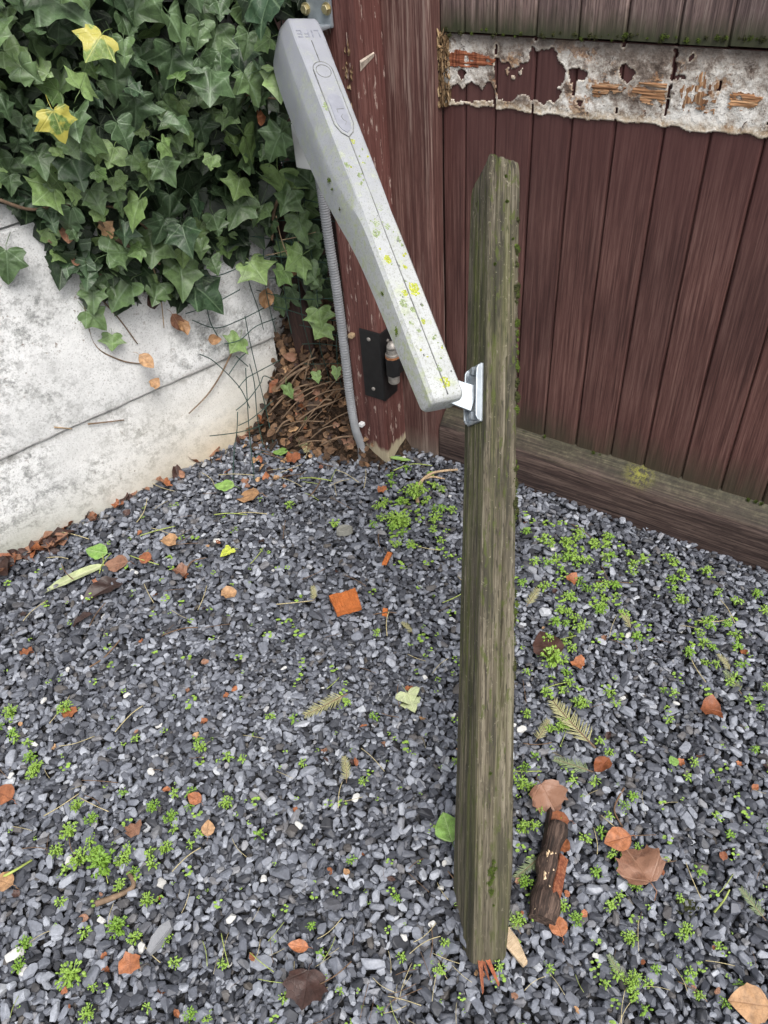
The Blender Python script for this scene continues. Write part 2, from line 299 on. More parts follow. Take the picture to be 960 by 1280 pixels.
simple('weed_green', (0.21, 0.335, 0.055), 0.5, var=0.45, nscale=45)
simple('weed_dark', (0.15, 0.27, 0.035), 0.5, var=0.4, nscale=45)
simple('moss', (0.065, 0.095, 0.012), 0.95, var=0.6, nscale=160)
simple('moss_dark', (0.040, 0.045, 0.012), 0.95, var=0.6, nscale=160)
simple('lichen_yellow', (0.42, 0.45, 0.07), 0.9, var=0.35, nscale=240)
simple('lichen_grey', (0.30, 0.36, 0.20), 0.9, var=0.35, nscale=240)
simple('vine_stem', (0.17, 0.115, 0.075), 0.8, var=0.4)
simple('dry_stem', (0.36, 0.26, 0.16), 0.8, var=0.4)
simple('straw', (0.42, 0.36, 0.20), 0.7, var=0.35, nscale=9)
simple('straw_dark', (0.14, 0.085, 0.05), 0.8, var=0.4, nscale=9)
simple('straw_green', (0.30, 0.36, 0.09), 0.6, var=0.3, nscale=9)
simple('needle_dry', (0.32, 0.31, 0.16), 0.6, var=0.3, nscale=20)
simple('needle_green', (0.20, 0.25, 0.13), 0.6, var=0.3, nscale=20)
simple('wire_green', (0.022, 0.055, 0.045), 0.5, var=0.3)
simple('galvanised', (0.30, 0.335, 0.37), 0.40, 0.5, 0.5, var=0.22, nscale=40)
simple('bolt_brass', (0.46, 0.40, 0.24), 0.4, 0.8, 0.5, var=0.3, nscale=90)
simple('black_steel', (0.010, 0.010, 0.011), 0.5, 0.0, 0.4, var=0.4, nscale=50, bump=0.2)
simple('bare_steel', (0.30, 0.28, 0.26), 0.5, 0.5, 0.5, var=0.4, nscale=60)
simple('rust', (0.28, 0.12, 0.055), 0.85, var=0.5, nscale=120, bump=0.4)
simple('conduit_grey', (0.26, 0.268, 0.285), 0.55, var=0.14, nscale=25)
simple('white_plastic', (0.66, 0.67, 0.68), 0.5, var=0.06, nscale=10)
simple('white_pebble', (0.50, 0.495, 0.48), 0.6, var=0.12, nscale=80)
simple('slate_piece', (0.22, 0.225, 0.24), 0.6, var=0.2, nscale=80, bump=0.3)
simple('lump_grey', (0.19, 0.19, 0.17), 0.9, var=0.35, nscale=70, bump=0.5)
simple('flap_grey', (0.25, 0.26, 0.30), 0.5, var=0.12, nscale=60)
simple('letter_grey', (0.21, 0.22, 0.26), 0.6, var=0.3, nscale=200)
simple('seam_dark', (0.17, 0.175, 0.17), 0.8, var=0.5, nscale=70)
simple('cream_paint', (0.46, 0.39, 0.33), 0.8, var=0.4, nscale=90, bump=0.5)
simple('cobweb_white', (0.75, 0.74, 0.72), 0.8, var=0.1)

t = NT('opener_grey', 0.42, 0.4); v = t.coord(); x, y, z = t.sep(v)   # weathered grey plastic, dust and lichen specks towards the low end (local x runs along the arm)
n1 = t.noise(v, 190, 5, 0.65); n2 = t.noise(v, 26, 5, 0.6); n3 = t.noise(v, 75, 5, 0.65); n4 = t.noise(v, 420, 3, 0.6)
c = t.ramp(x, [(0.05, (0.270, 0.280, 0.318)), (0.36, (0.320, 0.333, 0.358)), (0.60, (0.42, 0.433, 0.438))])
c = t.mix(0.45, c, t.ramp(n2, [(0.3, (0.80, 0.80, 0.80)), (0.7, (1.1, 1.1, 1.1))]), 'MULTIPLY')
low = t.ramp(x, [(0.06, 0.22), (0.30, 0.75), (0.7, 1.0)])
c = t.mix(t.math('MULTIPLY', t.ramp(n1, [(0.555, 0.0), (0.60, 0.75)]), low), c, (0.27, 0.28, 0.25))
c = t.mix(t.math('MULTIPLY', t.ramp(n4, [(0.58, 0.0), (0.64, 0.6)]), low), c, (0.13, 0.14, 0.11))
n7 = t.noise(v, 34, 8, 0.75); c = t.mix(t.math('MULTIPLY', t.ramp(n7, [(0.54, 0.0), (0.60, 0.65)]), low), c, t.ramp(n1, [(0.4, (0.24, 0.27, 0.17)), (0.6, (0.46, 0.50, 0.36))]))
side = t.ramp(t.math('MULTIPLY', y, -26.0), [(0.60, 0.10), (0.84, 1.0)])
sidel = t.math('MULTIPLY', t.ramp(n3, [(0.50, 0.0), (0.66, 0.85)]), t.math('MULTIPLY', low, side))
c = t.mix(sidel, c, t.mix(n1, (0.22, 0.26, 0.12), (0.42, 0.46, 0.28)))
t.color(c); t.bump(n1, 0.12, 0.0008); t.rough(t.ramp(n2, [(0.3, 0.36), (0.7, 0.58)])); M['opener_grey'] = t.m

# ------------------------------------------------------------------ mesh helpers
def link(o, parent=None):
    col.objects.link(o)
    if parent is not None: o.parent = parent
    return o
def tag(o, label=None, cat=None, group=None, kind=None):
    if label: o['label'] = label
    if cat: o['category'] = cat
    if group: o['group'] = group
    if kind: o['kind'] = kind
    return o
def empty(name, loc=(0, 0, 0), rz=0.0, mat=None):
    o = bpy.data.objects.new(name, None); o.empty_display_size = 0.05; col.objects.link(o)
    if mat is not None: o.matrix_world = mat
    else: o.location = tuple(loc); o.rotation_euler = (0, 0, rz)
    return o
class MB:
    def __init__(s): s.v = []; s.f = []; s.uv = None; s.at = {}
    def add(s, vs, fs):
        b = len(s.v); s.v += [tuple(map(float, p)) for p in vs]; s.f += [tuple(i + b for i in f) for f in fs]; return s
    def box(s, a, b):
        (x0, y0, z0), (x1, y1, z1) = a, b
        return s.add([(x0, y0, z0), (x1, y0, z0), (x1, y1, z0), (x0, y1, z0), (x0, y0, z1), (x1, y0, z1), (x1, y1, z1), (x0, y1, z1)],
                     [(0, 3, 2, 1), (4, 5, 6, 7), (0, 1, 5, 4), (1, 2, 6, 5), (2, 3, 7, 6), (3, 0, 4, 7)])
    def rings(s, rs, cap=True):                          # loft through rings of equal count
        n = len(rs[0]); b = len(s.v)
        for r in rs: s.v += [tuple(map(float, p)) for p in r]
        for k in range(len(rs) - 1):
            for i in range(n):
                j = (i + 1) % n; s.f.append((b + k * n + i, b + k * n + j, b + (k + 1) * n + j, b + (k + 1) * n + i))
        if cap:
            s.f.append(tuple(b + i for i in reversed(range(n)))); s.f.append(tuple(b + (len(rs) - 1) * n + i for i in range(n)))
        return s
    def tube(s, pts, r, n=6, cap=True):
        pts = [Vector(p) for p in pts]; rs = []; up = None
        for i, p in enumerate(pts):
            d = (pts[min(i + 1, len(pts) - 1)] - pts[max(i - 1, 0)]).normalized()
            if up is None: up = d.orthogonal().normalized()
            up = (up - d * up.dot(d)); up = up.normalized() if up.length > 1e-6 else d.orthogonal().normalized()
            sd = d.cross(up); ri = r[i] if hasattr(r, '__len__') else r
            rs.append([p + (up * math.cos(2 * math.pi * k / n) + sd * math.sin(2 * math.pi * k / n)) * ri for k in range(n)])
        return s.rings(rs, cap)
    def lathe(s, prof, c=(0, 0, 0), axis='Z', n=14):     # prof: (radius, height)
        rs = []
        for r, h in prof:
            rr = []
            for k in range(n):
                a = 2 * math.pi * k / n; x, y = r * math.cos(a), r * math.sin(a)
                q = {'Z': (x, y, h), 'Y': (x, -h, y), 'X': (h, x, y)}[axis]
                rr.append((q[0] + c[0], q[1] + c[1], q[2] + c[2]))
            rs.append(rr)
        return s.rings(rs)
    def mesh(s, name, mat, smooth=False, bevel=0.0):
        me = bpy.data.meshes.new(name); me.from_pydata(s.v, [], s.f); me.update()
        if bevel or True:
            bm = bmesh.new(); bm.from_mesh(me)
            if bevel: bmesh.ops.bevel(bm, geom=[e for e in bm.edges if len(e.link_faces) == 2 and e.calc_face_angle(0) > 0.5], offset=bevel, segments=2, affect='EDGES', profile=0.6)
            bmesh.ops.recalc_face_normals(bm, faces=bm.faces) if s.uv is None else None
            bm.to_mesh(me); bm.free()
        if s.uv is not None:
            ul = me.uv_layers.new(name='UVMap'); li = np.empty(len(me.loops), np.int32); me.loops.foreach_get('vertex_index', li)
            ul.data.foreach_set('uv', np.asarray(s.uv, np.float32)[li].ravel())
        for k, a in s.at.items():
            me.attributes.new(k, 'FLOAT', 'POINT').data.foreach_set('value', np.asarray(a, np.float32))
        if mat: me.materials.append(M[mat] if isinstance(mat, str) else mat)
        if smooth: me.polygons.foreach_set('use_smooth', [True] * len(me.polygons))
        return me
    def build(s, name, mat, parent=None, smooth=False, bevel=0.0):
        return link(bpy.data.objects.new(name, s.mesh(name, mat, smooth, bevel)), parent)
def obj(name, me, parent=None, loc=None, mat=None):
    o = bpy.data.objects.new(name, me); link(o, parent)
    if loc is not None: o.location = tuple(loc)
    if mat is not None: o.matrix_basis = mat
    return o
def raw(name, V, F, mat, atts=None, smooth=False, uv=None):   # big triangle mesh from arrays
    me = bpy.data.meshes.new(name); V = np.asarray(V, np.float32); F = np.asarray(F, np.int32)
    me.vertices.add(len(V)); me.vertices.foreach_set('co', V.ravel())
    me.loops.add(F.size); me.loops.foreach_set('vertex_index', F.ravel())
    me.polygons.add(len(F)); me.polygons.foreach_set('loop_start', np.arange(0, F.size, F.shape[1], dtype=np.int32))
    me.polygons.foreach_set('loop_total', np.full(len(F), F.shape[1], np.int32)) if False else None
    if uv is not None:
        ul = me.uv_layers.new(name='UVMap'); ul.data.foreach_set('uv', np.asarray(uv, np.float32)[F.ravel()].ravel())
    for k, a in (atts or {}).items(): me.attributes.new(k, 'FLOAT', 'POINT').data.foreach_set('value', np.asarray(a, np.float32))
    me.polygons.foreach_set('use_smooth', np.full(len(F), smooth))
    me.materials.append(M[mat]); me.update(calc_edges=True); me.validate()
    return me
def grid_faces(nu, nv):
    i, j = np.meshgrid(np.arange(nu - 1), np.arange(nv - 1), indexing='ij'); a = (i * nv + j).ravel()
    return np.stack([a, a + nv, a + nv + 1, a + 1], 1)
def frame(o, x, y, z):
    mm = Matrix.Identity(4)
    for i in range(3): mm[i][0] = x[i]; mm[i][1] = y[i]; mm[i][2] = z[i]; mm[i][3] = o[i]
    return mm
def unit(v): v = np.asarray(v, float); return v / np.linalg.norm(v)

# ================================================================== THE SETTING
# corner geometry
WE = W0 + WU * 0.93 + WN * 0.05                          # wall end, where the wire mesh begins
PG = G0 - GU * 0.50 + GN * 0.02                          # back left edge of the gate post
ME_U = unit(PG - WE); ME_N = np.array([ME_U[1], -ME_U[0], 0])          # mesh plane, normal towards the viewer
def bank_h(x, y):                                        # the heap of rotting leaves in the corner
    d = -((x - WE[0]) * ME_N[0] + (y - WE[1]) * ME_N[1]); a = (x - WE[0]) * ME_U[0] + (y - WE[1]) * ME_U[1]
    s = np.clip((d + 0.17) / 0.30, 0, 1); s = s * s * (3 - 2 * s)
    w = np.clip((a + 0.16) / 0.14, 0, 1) * np.clip((0.42 - a) / 0.12, 0, 1)
    return 0.33 * s * w
me = raw('ground', [(-80, -80, -0.03), (80, -80, -0.03), (80, 80, -0.03), (-80, 80, -0.03)], [[0, 1, 2, 3]], 'dark_soil')
tag(obj('ground', me), kind='structure')
xs = np.linspace(-0.62, 0.10, 60); ys = np.linspace(1.62, 2.32, 60); XX, YY = np.meshgrid(xs, ys, indexing='ij')
ZZ = bank_h(XX, YY) - 0.028 + 0.02 * fbm(XX * 25, YY * 25, 4, 3) * (bank_h(XX, YY) > 0.002)
tag(obj('soil_bank', raw('soil_bank', np.stack([XX, YY, ZZ], -1).reshape(-1, 3), grid_faces(60, 60), 'leaf_mould', smooth=True)), kind='structure')

# ---- gravel
def stone_arch(bev, k):
    bm = bmesh.new(); r = random.Random(100 + k)
    for _ in range(19):
        p = Vector((r.gauss(0, 1), r.gauss(0, 1), r.gauss(0, 1))).normalized()
        p = Vector((math.copysign(abs(p.x) ** 0.75, p.x), math.copysign(abs(p.y) ** 0.8, p.y) * r.uniform(0.65, 0.95), math.copysign(abs(p.z) ** 0.7, p.z) * 0.62))
        bm.verts.new(p * 0.5)
    h = bmesh.ops.convex_hull(bm, input=bm.verts)
    bmesh.ops.delete(bm, geom=list({g for g in h['geom_interior'] + h['geom_unused'] if isinstance(g, bmesh.types.BMVert)}), context='VERTS')
    bmesh.ops.dissolve_limit(bm, angle_limit=R(18), verts=bm.verts, edges=bm.edges)
    if bev: bmesh.ops.bevel(bm, geom=list(bm.edges), offset=0.075, segments=1, affect='EDGES', clamp_overlap=True)
    bmesh.ops.triangulate(bm, faces=bm.faces); bmesh.ops.recalc_face_normals(bm, faces=bm.faces)
    bm.verts.index_update()
    V = np.array([v.co[:] for v in bm.verts]); F = np.array([[v.index for v in f.verts] for f in bm.faces]); bm.free()
    return V, F
ARCH = [stone_arch(True, k) for k in range(18)]; ARCHL = [stone_arch(False, k) for k in range(18)]
GX0, GX1, GY0, GY1, GS = -1.75, 1.75, -0.35, 2.25, 0.004
NXg, NYg = int((GX1 - GX0) / GS), int((GY1 - GY0) / GS)
HM = np.full((NXg, NYg), -0.024, np.float32)
def allowed(x, y):
    P0 = (x - W0[0]) * WN[0] + (y - W0[1]) * WN[1]; P1 = (x - G0[0]) * GN[0] + (y - G0[1]) * GN[1]
    u = (x - G0[0]) * GU[0] + (y - G0[1]) * GU[1]
    return (P0 > -0.005) & ((P1 > -0.03) | (u < -0.38)) & (bank_h(x, y) < 0.05)
NC = 230000
cxs = rng.uniform(GX0 + .03, GX1 - .03, NC); cys = rng.uniform(GY0 + .03, GY1 - .03, NC)
ok = allowed(cxs, cys); cxs, cys = cxs[ok], cys[ok]
iv = inview(np.stack([cxs, cys, np.zeros_like(cxs)], -1), 70)
keep = iv | (rng.random(len(cxs)) < 0.22)
cxs, cys, iv = cxs[keep], cys[keep], iv[keep]
n_s = len(cxs)
size = np.clip(np.exp(rng.normal(math.log(0.0134), 0.27, n_s)), 0.007, 0.030)
size *= 0.90 + 0.30 * vnoise(cxs * 3, cys * 3, 5)
PL = []
cover = np.zeros_like(HM)
for i in range(n_s):
    s_ = size[i]; r_ = max(1, int(s_ * 0.42 / GS)); ix = int((cxs[i] - GX0) / GS); iy = int((cys[i] - GY0) / GS)
    w = HM[ix - r_:ix + r_ + 1, iy - r_:iy + r_ + 1]; mean = float(w.mean())
    if mean > (0.0015 if iv[i] else -0.006): continue    # this spot is already full
    th = s_ * 0.30
    z = 0.55 * mean + 0.45 * float(w.max()) + th * 0.55
    PL.append((i, z)); np.maximum(w, z + th * 0.8, out=w)
idx = np.array([p[0] for p in PL]); zz = np.array([p[1] for p in PL])
print('stones', len(idx))
px_, py_, ss_ = cxs[idx], cys[idx], size[idx]; ivx = iv[idx]
top_layer = (zz > -0.006) & ivx
nS = len(idx); yaw = rng.uniform(0, 2 * math.pi, nS); tx = rng.normal(0, 0.30, nS); ty = rng.normal(0, 0.30, nS)
cz, sz, cx_, sx_, cy_, sy_ = np.cos(yaw), np.sin(yaw), np.cos(tx), np.sin(tx), np.cos(ty), np.sin(ty)
Rz = np.zeros((nS, 3, 3)); Rz[:, 0, 0] = cz; Rz[:, 0, 1] = -sz; Rz[:, 1, 0] = sz; Rz[:, 1, 1] = cz; Rz[:, 2, 2] = 1
Rx = np.zeros((nS, 3, 3)); Rx[:, 0, 0] = 1; Rx[:, 1, 1] = cx_; Rx[:, 1, 2] = -sx_; Rx[:, 2, 1] = sx_; Rx[:, 2, 2] = cx_
Ry = np.zeros((nS, 3, 3)); Ry[:, 0, 0] = cy_; Ry[:, 0, 2] = sy_; Ry[:, 1, 1] = 1; Ry[:, 2, 0] = -sy_; Ry[:, 2, 2] = cy_
ROT = Rx @ Ry @ Rz
scl = np.stack([ss_ * rng.uniform(0.95, 1.45, nS), ss_ * rng.uniform(0.75, 1.1, nS), ss_ * rng.uniform(0.62, 1.05, nS)], 1)
shade = np.clip(rng.beta(1.5, 1.9, nS) * 0.94 + 0.10 * (vnoise(px_ * 2.2, py_ * 2.2, 9) - 0.5), 0, 0.96)
shade[rng.random(nS) < 0.0015] = 1.0
tint = rng.random(nS)
arch = rng.integers(0, len(ARCH), nS)
VV, FF, SH, TI = [], [], [], []; base = 0
for lay, AR in ((True, ARCH), (False, ARCHL)):
    for a in range(len(AR)):
        q = np.where((arch == a) & (top_layer == lay))[0]
        if not len(q): continue
        av, af = AR[a]
        P = np.einsum('nij,nkj->nki', ROT[q], av[None] * scl[q][:, None, :]) + np.stack([px_[q], py_[q], zz[q]], 1)[:, None, :]
        k = len(av); VV.append(P.reshape(-1, 3)); FF.append((af[None] + (base + np.arange(len(q)) * k)[:, None, None]).reshape(-1, 3))
        SH.append(np.repeat(shade[q], k)); TI.append(np.repeat(tint[q], k)); base += k * len(q)
me = raw('gravel', np.concatenate(VV), np.concatenate(FF), 'slate_gravel', {'shade': np.concatenate(SH), 'tint': np.concatenate(TI)})
tag(obj('gravel', me), 'blue grey slate gravel spread over the yard', 'gravel', kind='stuff')
print('gravel tris', len(me.polygons))
def gz(x, y, r=0.012):                                   # top of the gravel around a point
    ix = int((x - GX0) / GS); iy = int((y - GY0) / GS); k = max(1, int(r / GS))
    if ix < k or iy < k or ix >= NXg - k or iy >= NYg - k: return 0.0
    return max(float(np.percentile(HM[ix - k:ix + k + 1, iy - k:iy + k + 1], 70)), float(bank_h(x, y)) - 0.012)

# ================================================================== CONCRETE WALL
wall = empty('concrete_wall', W0, WA)
tag(wall, 'pale weathered concrete panel wall under the ivy, with a horizontal joint', 'wall')
def slab(name, x0, x1, z0, z1, y0, parent, thick=0.05, nx=90, nz=30, seed=0, mat='concrete'):
    xs = np.linspace(x0, x1, nx); zs = np.linspace(z0, z1, nz); A, B = np.meshgrid(xs, zs, indexing='ij')
    e = np.minimum(np.minimum(A - x0, x1 - A), np.minimum(B - z0, z1 - B))
    rough_e = 0.012 * fbm(A * 30, B * 30, 3, seed + 5)
    Y = y0 + 0.005 * np.clip(1 - (e + rough_e * 0.4) / 0.006, 0, 1) ** 2 - 0.006 * (fbm(A * 5, B * 5, 4, seed) - 0.5)
    V = np.stack([A, Y, B], -1).reshape(-1, 3); F = [tuple(f) for f in grid_faces(nx, nz)]
    mb = MB(); mb.add(V, F); mb.box((x0 + .001, y0 + 0.011, z0 + .001), (x1 - .001, y0 + thick, z1 - .001))
    return mb.build(name, mat, parent)
pn = slab('panel', -3.0, 0.945, -0.10, 0.2895, 0.0, wall, nx=330, nz=90, seed=1)
slab('panel', -3.0, 0.945, 0.2912, 0.80, -0.0065, wall, nx=330, nz=110, seed=2)
slab('panel', -3.0, 0.945, 0.805, 1.30, 0.004, wall, nx=200, nz=30, seed=3)
slab('wall_post', 0.952, 1.06, -0.1, 1.42, 0.035, wall, thick=0.11, nx=12, nz=120, seed=4)

# invented dark planks, added to block the sky between wall and gate post
bk = empty('gap_planks', G0 - GU * 0.98 - GN * 0.30, GA + R(14))
tag(bk, 'added dark brown planks blocking the sky behind the wire mesh beside the gate post', 'fence')
pmesh = MB().box((0, 0, -0.1), (0.122, 0.02, 1.8)).mesh('plank', 'back_plank', bevel=0.003)
for k in range(7): obj('plank', pmesh, bk, (k * 0.125, 0.004 * (k % 2), 0))
lp = empty('leaning_board', (0, 0, 0))
a_ = pla(346, 255, WE - ME_N * 0.07, ME_N); b_ = pla(376, 405, WE - ME_N * 0.05, ME_N)
ax_ = unit(a_ - b_); lp.matrix_world = frame(b_ - ax_ * 0.12, unit(np.cross(np.cross(ax_, ME_U), ax_) if False else ME_U - ax_ * (ME_U @ ax_)), unit(np.cross(ax_, unit(ME_U - ax_ * (ME_U @ ax_)))), ax_)
MB().box((-0.032, -0.009, 0), (0.032, 0.009, 0.62)).build('board', 'back_plank', lp, bevel=0.002)
tag(lp, 'dark red brown board leaning behind the wire mesh in the corner', 'board')

# ================================================================== GATE
gate = empty('wooden_gate', G0, GA)
tag(gate, 'large dark red brown wooden plank gate with a band of stripped paint', 'gate')
BF = 0.05                                                # board face lies this deep behind the gate frame
US = [-0.262, -0.204, -0.132, -0.046, 0.040, 0.131, 0.226, 0.313, 0.408, 0.502, 0.596, 0.690, 0.784, 0.878, 0.972]
ZB0, ZB1 = 0.13, 1.0745
def board_mesh(w, z0, z1):
    c = 0.005; prof = [(0.0006, c), (c, 0), (w - c, 0), (w - 0.0006, c), (w - 0.0006, 0.02), (0.0006, 0.02)]
    return MB().rings([[(x, y, z) for x, y in prof] for z in (z0, z1)]).mesh('board', 'stained_board')
for i in range(len(US) - 1):
    w = US[i + 1] - US[i]
    obj('board', board_mesh(w, ZB0, ZB1), gate, (US[i], BF + random.uniform(-0.0008, 0.0008), 0))
    me = board_mesh(w, ZB1 + 0.002 + random.uniform(0, 0.004), 1.9); me.materials[0] = M['bleached_board']
    obj('board', me, gate, (US[i] + 0.001, BF - 0.009 + random.uniform(-0.001, 0.001), 0))
MB().box((US[0], BF + 0.022, -0.0), (US[-1], BF + 0.034, 1.9)).build('backing', 'back_plank', gate)
# stile
def relief_bar(name, w, d, h, mat, parent, loc, amp=0.0016, nz=120, seed=0, round_=0.006):
    rs = []
    pts = []
    for (x, y, sx, sy) in ((0, 0, 1, 1), (w, 0, -1, 1), (w, d, -1, -1), (0, d, 1, -1)): pts.append((x, y))
    prof = []
    nn = 9
    cs = [(0, 0), (w, 0), (w, d), (0, d)]
    for k in range(4):
        a = np.array(cs[k], float); b = np.array(cs[(k + 1) % 4], float); L = np.linalg.norm(b - a)
        for t_ in np.concatenate([[round_ * 0.3 / L, round_ / L], np.linspace(0.18, 0.82, nn), [1 - round_ / L, 1 - round_ * 0.3 / L]]):
            p = a + (b - a) * t_; e = min(t_, 1 - t_) * L
            inn = np.array([w / 2, d / 2]) - p; inn /= np.linalg.norm(inn)
            prof.append(tuple(p + inn * (round_ * 0.55 * max(0, 1 - e / round_) ** 2)))
    prof = np.array(prof); per = np.arange(len(prof))
    for z in np.linspace(0, h, nz):
        dsp = (fbm(per * 0.55 + seed, np.full(len(per), z * 3.2), 3, seed) - 0.5) * 2 * amp
        cvec = np.array([w / 2, d / 2]) - prof; cvec /= np.linalg.norm(cvec, axis=1)[:, None]
        q = prof + cvec * dsp[:, None]
        rs.append([(a, b, z) for a, b in q])
    o = MB().rings(rs).build(name, mat, parent, smooth=False); o.location = loc; return o
relief_bar('stile', 0.128, 0.055, 1.95, 'worn_stile', gate, (-0.388, -0.004, -0.015), seed=3)
# bottom rail with a sloping, algae covered top
L = 1.32; nx = 130; rs = []
for x in np.linspace(-0.256, -0.256 + L, nx):
    nz_ = lambda k: (float(fbm(np.array([x * 9 + k * 3.1]), np.array([k * 1.7]), 3, 8)[0]) - 0.5)
    prof = [(0.0, -0.02), (0.0, 0.03), (0.0, 0.07), (0.001, 0.100), (0.006, 0.116), (0.018, 0.130), (0.034, 0.143), (0.055, 0.156), (0.062, 0.150), (0.062, -0.02)]
    rs.append([(x, y + 0.004 * nz_(k) * (k < 8), z + 0.006 * nz_(k + 20) * (0 < k < 9)) for k, (y, z) in enumerate(prof)])
MB().rings(rs).build('bottom_rail', 'wet_rail', gate)

# stripped paint layer where the middle rail was torn away
def inpoly(px, py, poly):
    c = np.zeros(px.shape, bool); j = len(poly) - 1
    for i in range(len(poly)):
        xi, yi = poly[i]; xj, yj = poly[j]
        c ^= ((yi > py) != (yj > py)) & (px < (xj - xi) * (py - yi) / (yj - yi + 1e-12) + xi); j = i
    return c
def gpoly(pts, off=-BF): return [tuple(gl(x, y, off)[[0, 2]]) for x, y in pts]
HOLES = [gpoly(p) for p in (
    [(557, 112), (572, 106), (580, 112), (590, 104), (600, 109), (612, 106), (618, 110), (618, 124), (600, 122), (585, 127), (560, 120)],
    [(620, 72), (632, 80), (640, 86), (650, 78), (658, 84), (666, 58), (672, 66), (690, 63), (698, 66), (696, 75), (707, 88), (704, 100), (694, 108), (702, 118), (690, 124), (680, 126), (668, 124), (655, 119), (648, 117), (640, 124), (622, 124)],
    [(712, 88), (722, 82), (735, 92), (733, 98), (722, 102), (715, 106)],
    [(573, 88), (582, 86), (584, 94), (577, 98)], [(724, 124), (728, 124), (728, 134), (725, 134)],
    [(776, 88), (784, 80), (796, 92), (784, 100), (778, 97)], [(840, 92), (846, 78), (848, 84), (844, 98), (862, 99), (840, 101)],
    [(862, 72), (868, 70), (867, 76), (863, 77)], [(843, 62), (848, 60), (847, 67), (843, 68)])]
ISL = [(gl(634, 89, -BF), 0.005), (gl(641, 96, -BF), 0.006), (gl(652, 88, -BF), 0.005), (gl(660, 72, -BF), 0.004)]
x0, x1, z0, z1 = -0.256, 0.97, 0.929, 1.0735; dx = 0.0020
nu, nv = int((x1 - x0) / dx), int((z1 - z0) / dx)
A, B = np.meshgrid(np.linspace(x0, x1, nu), np.linspace(z0, z1, nv), indexing='ij')
jx = A + 0.014 * (fbm(A * 85, B * 85, 4, 21) - 0.45); jz = B + 0.022 * (fbm(A * 75, B * 75, 4, 33) - 0.45)
hole = np.zeros(A.shape, bool)
for h in HOLES: hole |= inpoly(jx, jz, h)
for (p, r_) in ISL: hole &= ~(((jx - p[0]) ** 2 + ((jz - p[2]) * 0.7) ** 2) < r_ ** 2)
extra = (A > 0.43) & (fbm(A * 22, B * 30, 3, 51) < 0.33); hole |= extra
edge = B - (0.934 + 0.012 * fbm(A * 40, A * 0, 3, 61)); hole |= edge < 0
for us in US:                                            # splits along the board joints
    hole |= (np.abs(A - us - 0.003 * (fbm(B * 90, B * 0 + us * 9, 2, 71) - 0.5)) < 0.0013) & (fbm(B * 40, B * 0 + us * 31, 2, 81) > 0.46)
dist = np.full(A.shape, 9.0); cur = hole.copy()
for k in range(1, 5):
    nxt = cur.copy(); nxt[1:] |= cur[:-1]; nxt[:-1] |= cur[1:]; nxt[:, 1:] |= cur[:, :-1]; nxt[:, :-1] |= cur[:, 1:]
    dist[nxt & ~cur] = k; cur = nxt
rim = np.clip((4.0 - dist) / 3.0, 0, 1) * (dist < 8) * np.clip(2.2 * fbm(A * 35, B * 35, 3, 27) - 0.45, 0, 1)
rim = np.maximum(rim, np.clip(1 - edge / 0.012, 0, 1) * 0.8)
th = 0.0022 + 0.0055 * np.clip(fbm(A * 45, B * 45, 4, 91) - 0.25, 0, 1) + 0.0015 * rim
th *= np.where(dist < 1.5, 0.35, 1.0)
Y = BF - th
V = np.stack([A, Y, B], -1).reshape(-1, 3)
F = grid_faces(nu, nv); hv = hole.reshape(-1); F = F[~(hv[F].any(1))]
ed = np.unique(np.concatenate([F[:, [0, 1]], F[:, [1, 2]], F[:, [2, 3]], F[:, [3, 0]]]), axis=0) if False else None
uniq, inv = np.unique(F, return_inverse=True)
me = raw('stripped_paint_band', V[uniq], inv.reshape(F.shape), 'stripped_paint', {'rim': rim.reshape(-1)[uniq]}, smooth=True)
o = obj('stripped_paint_band', me, gate); tag(o, 'crusty band of stripped whitish paint and splintered wood')
so = o.modifiers.new('thickness', 'SOLIDIFY'); so.thickness = 0.0016; so.offset = -1
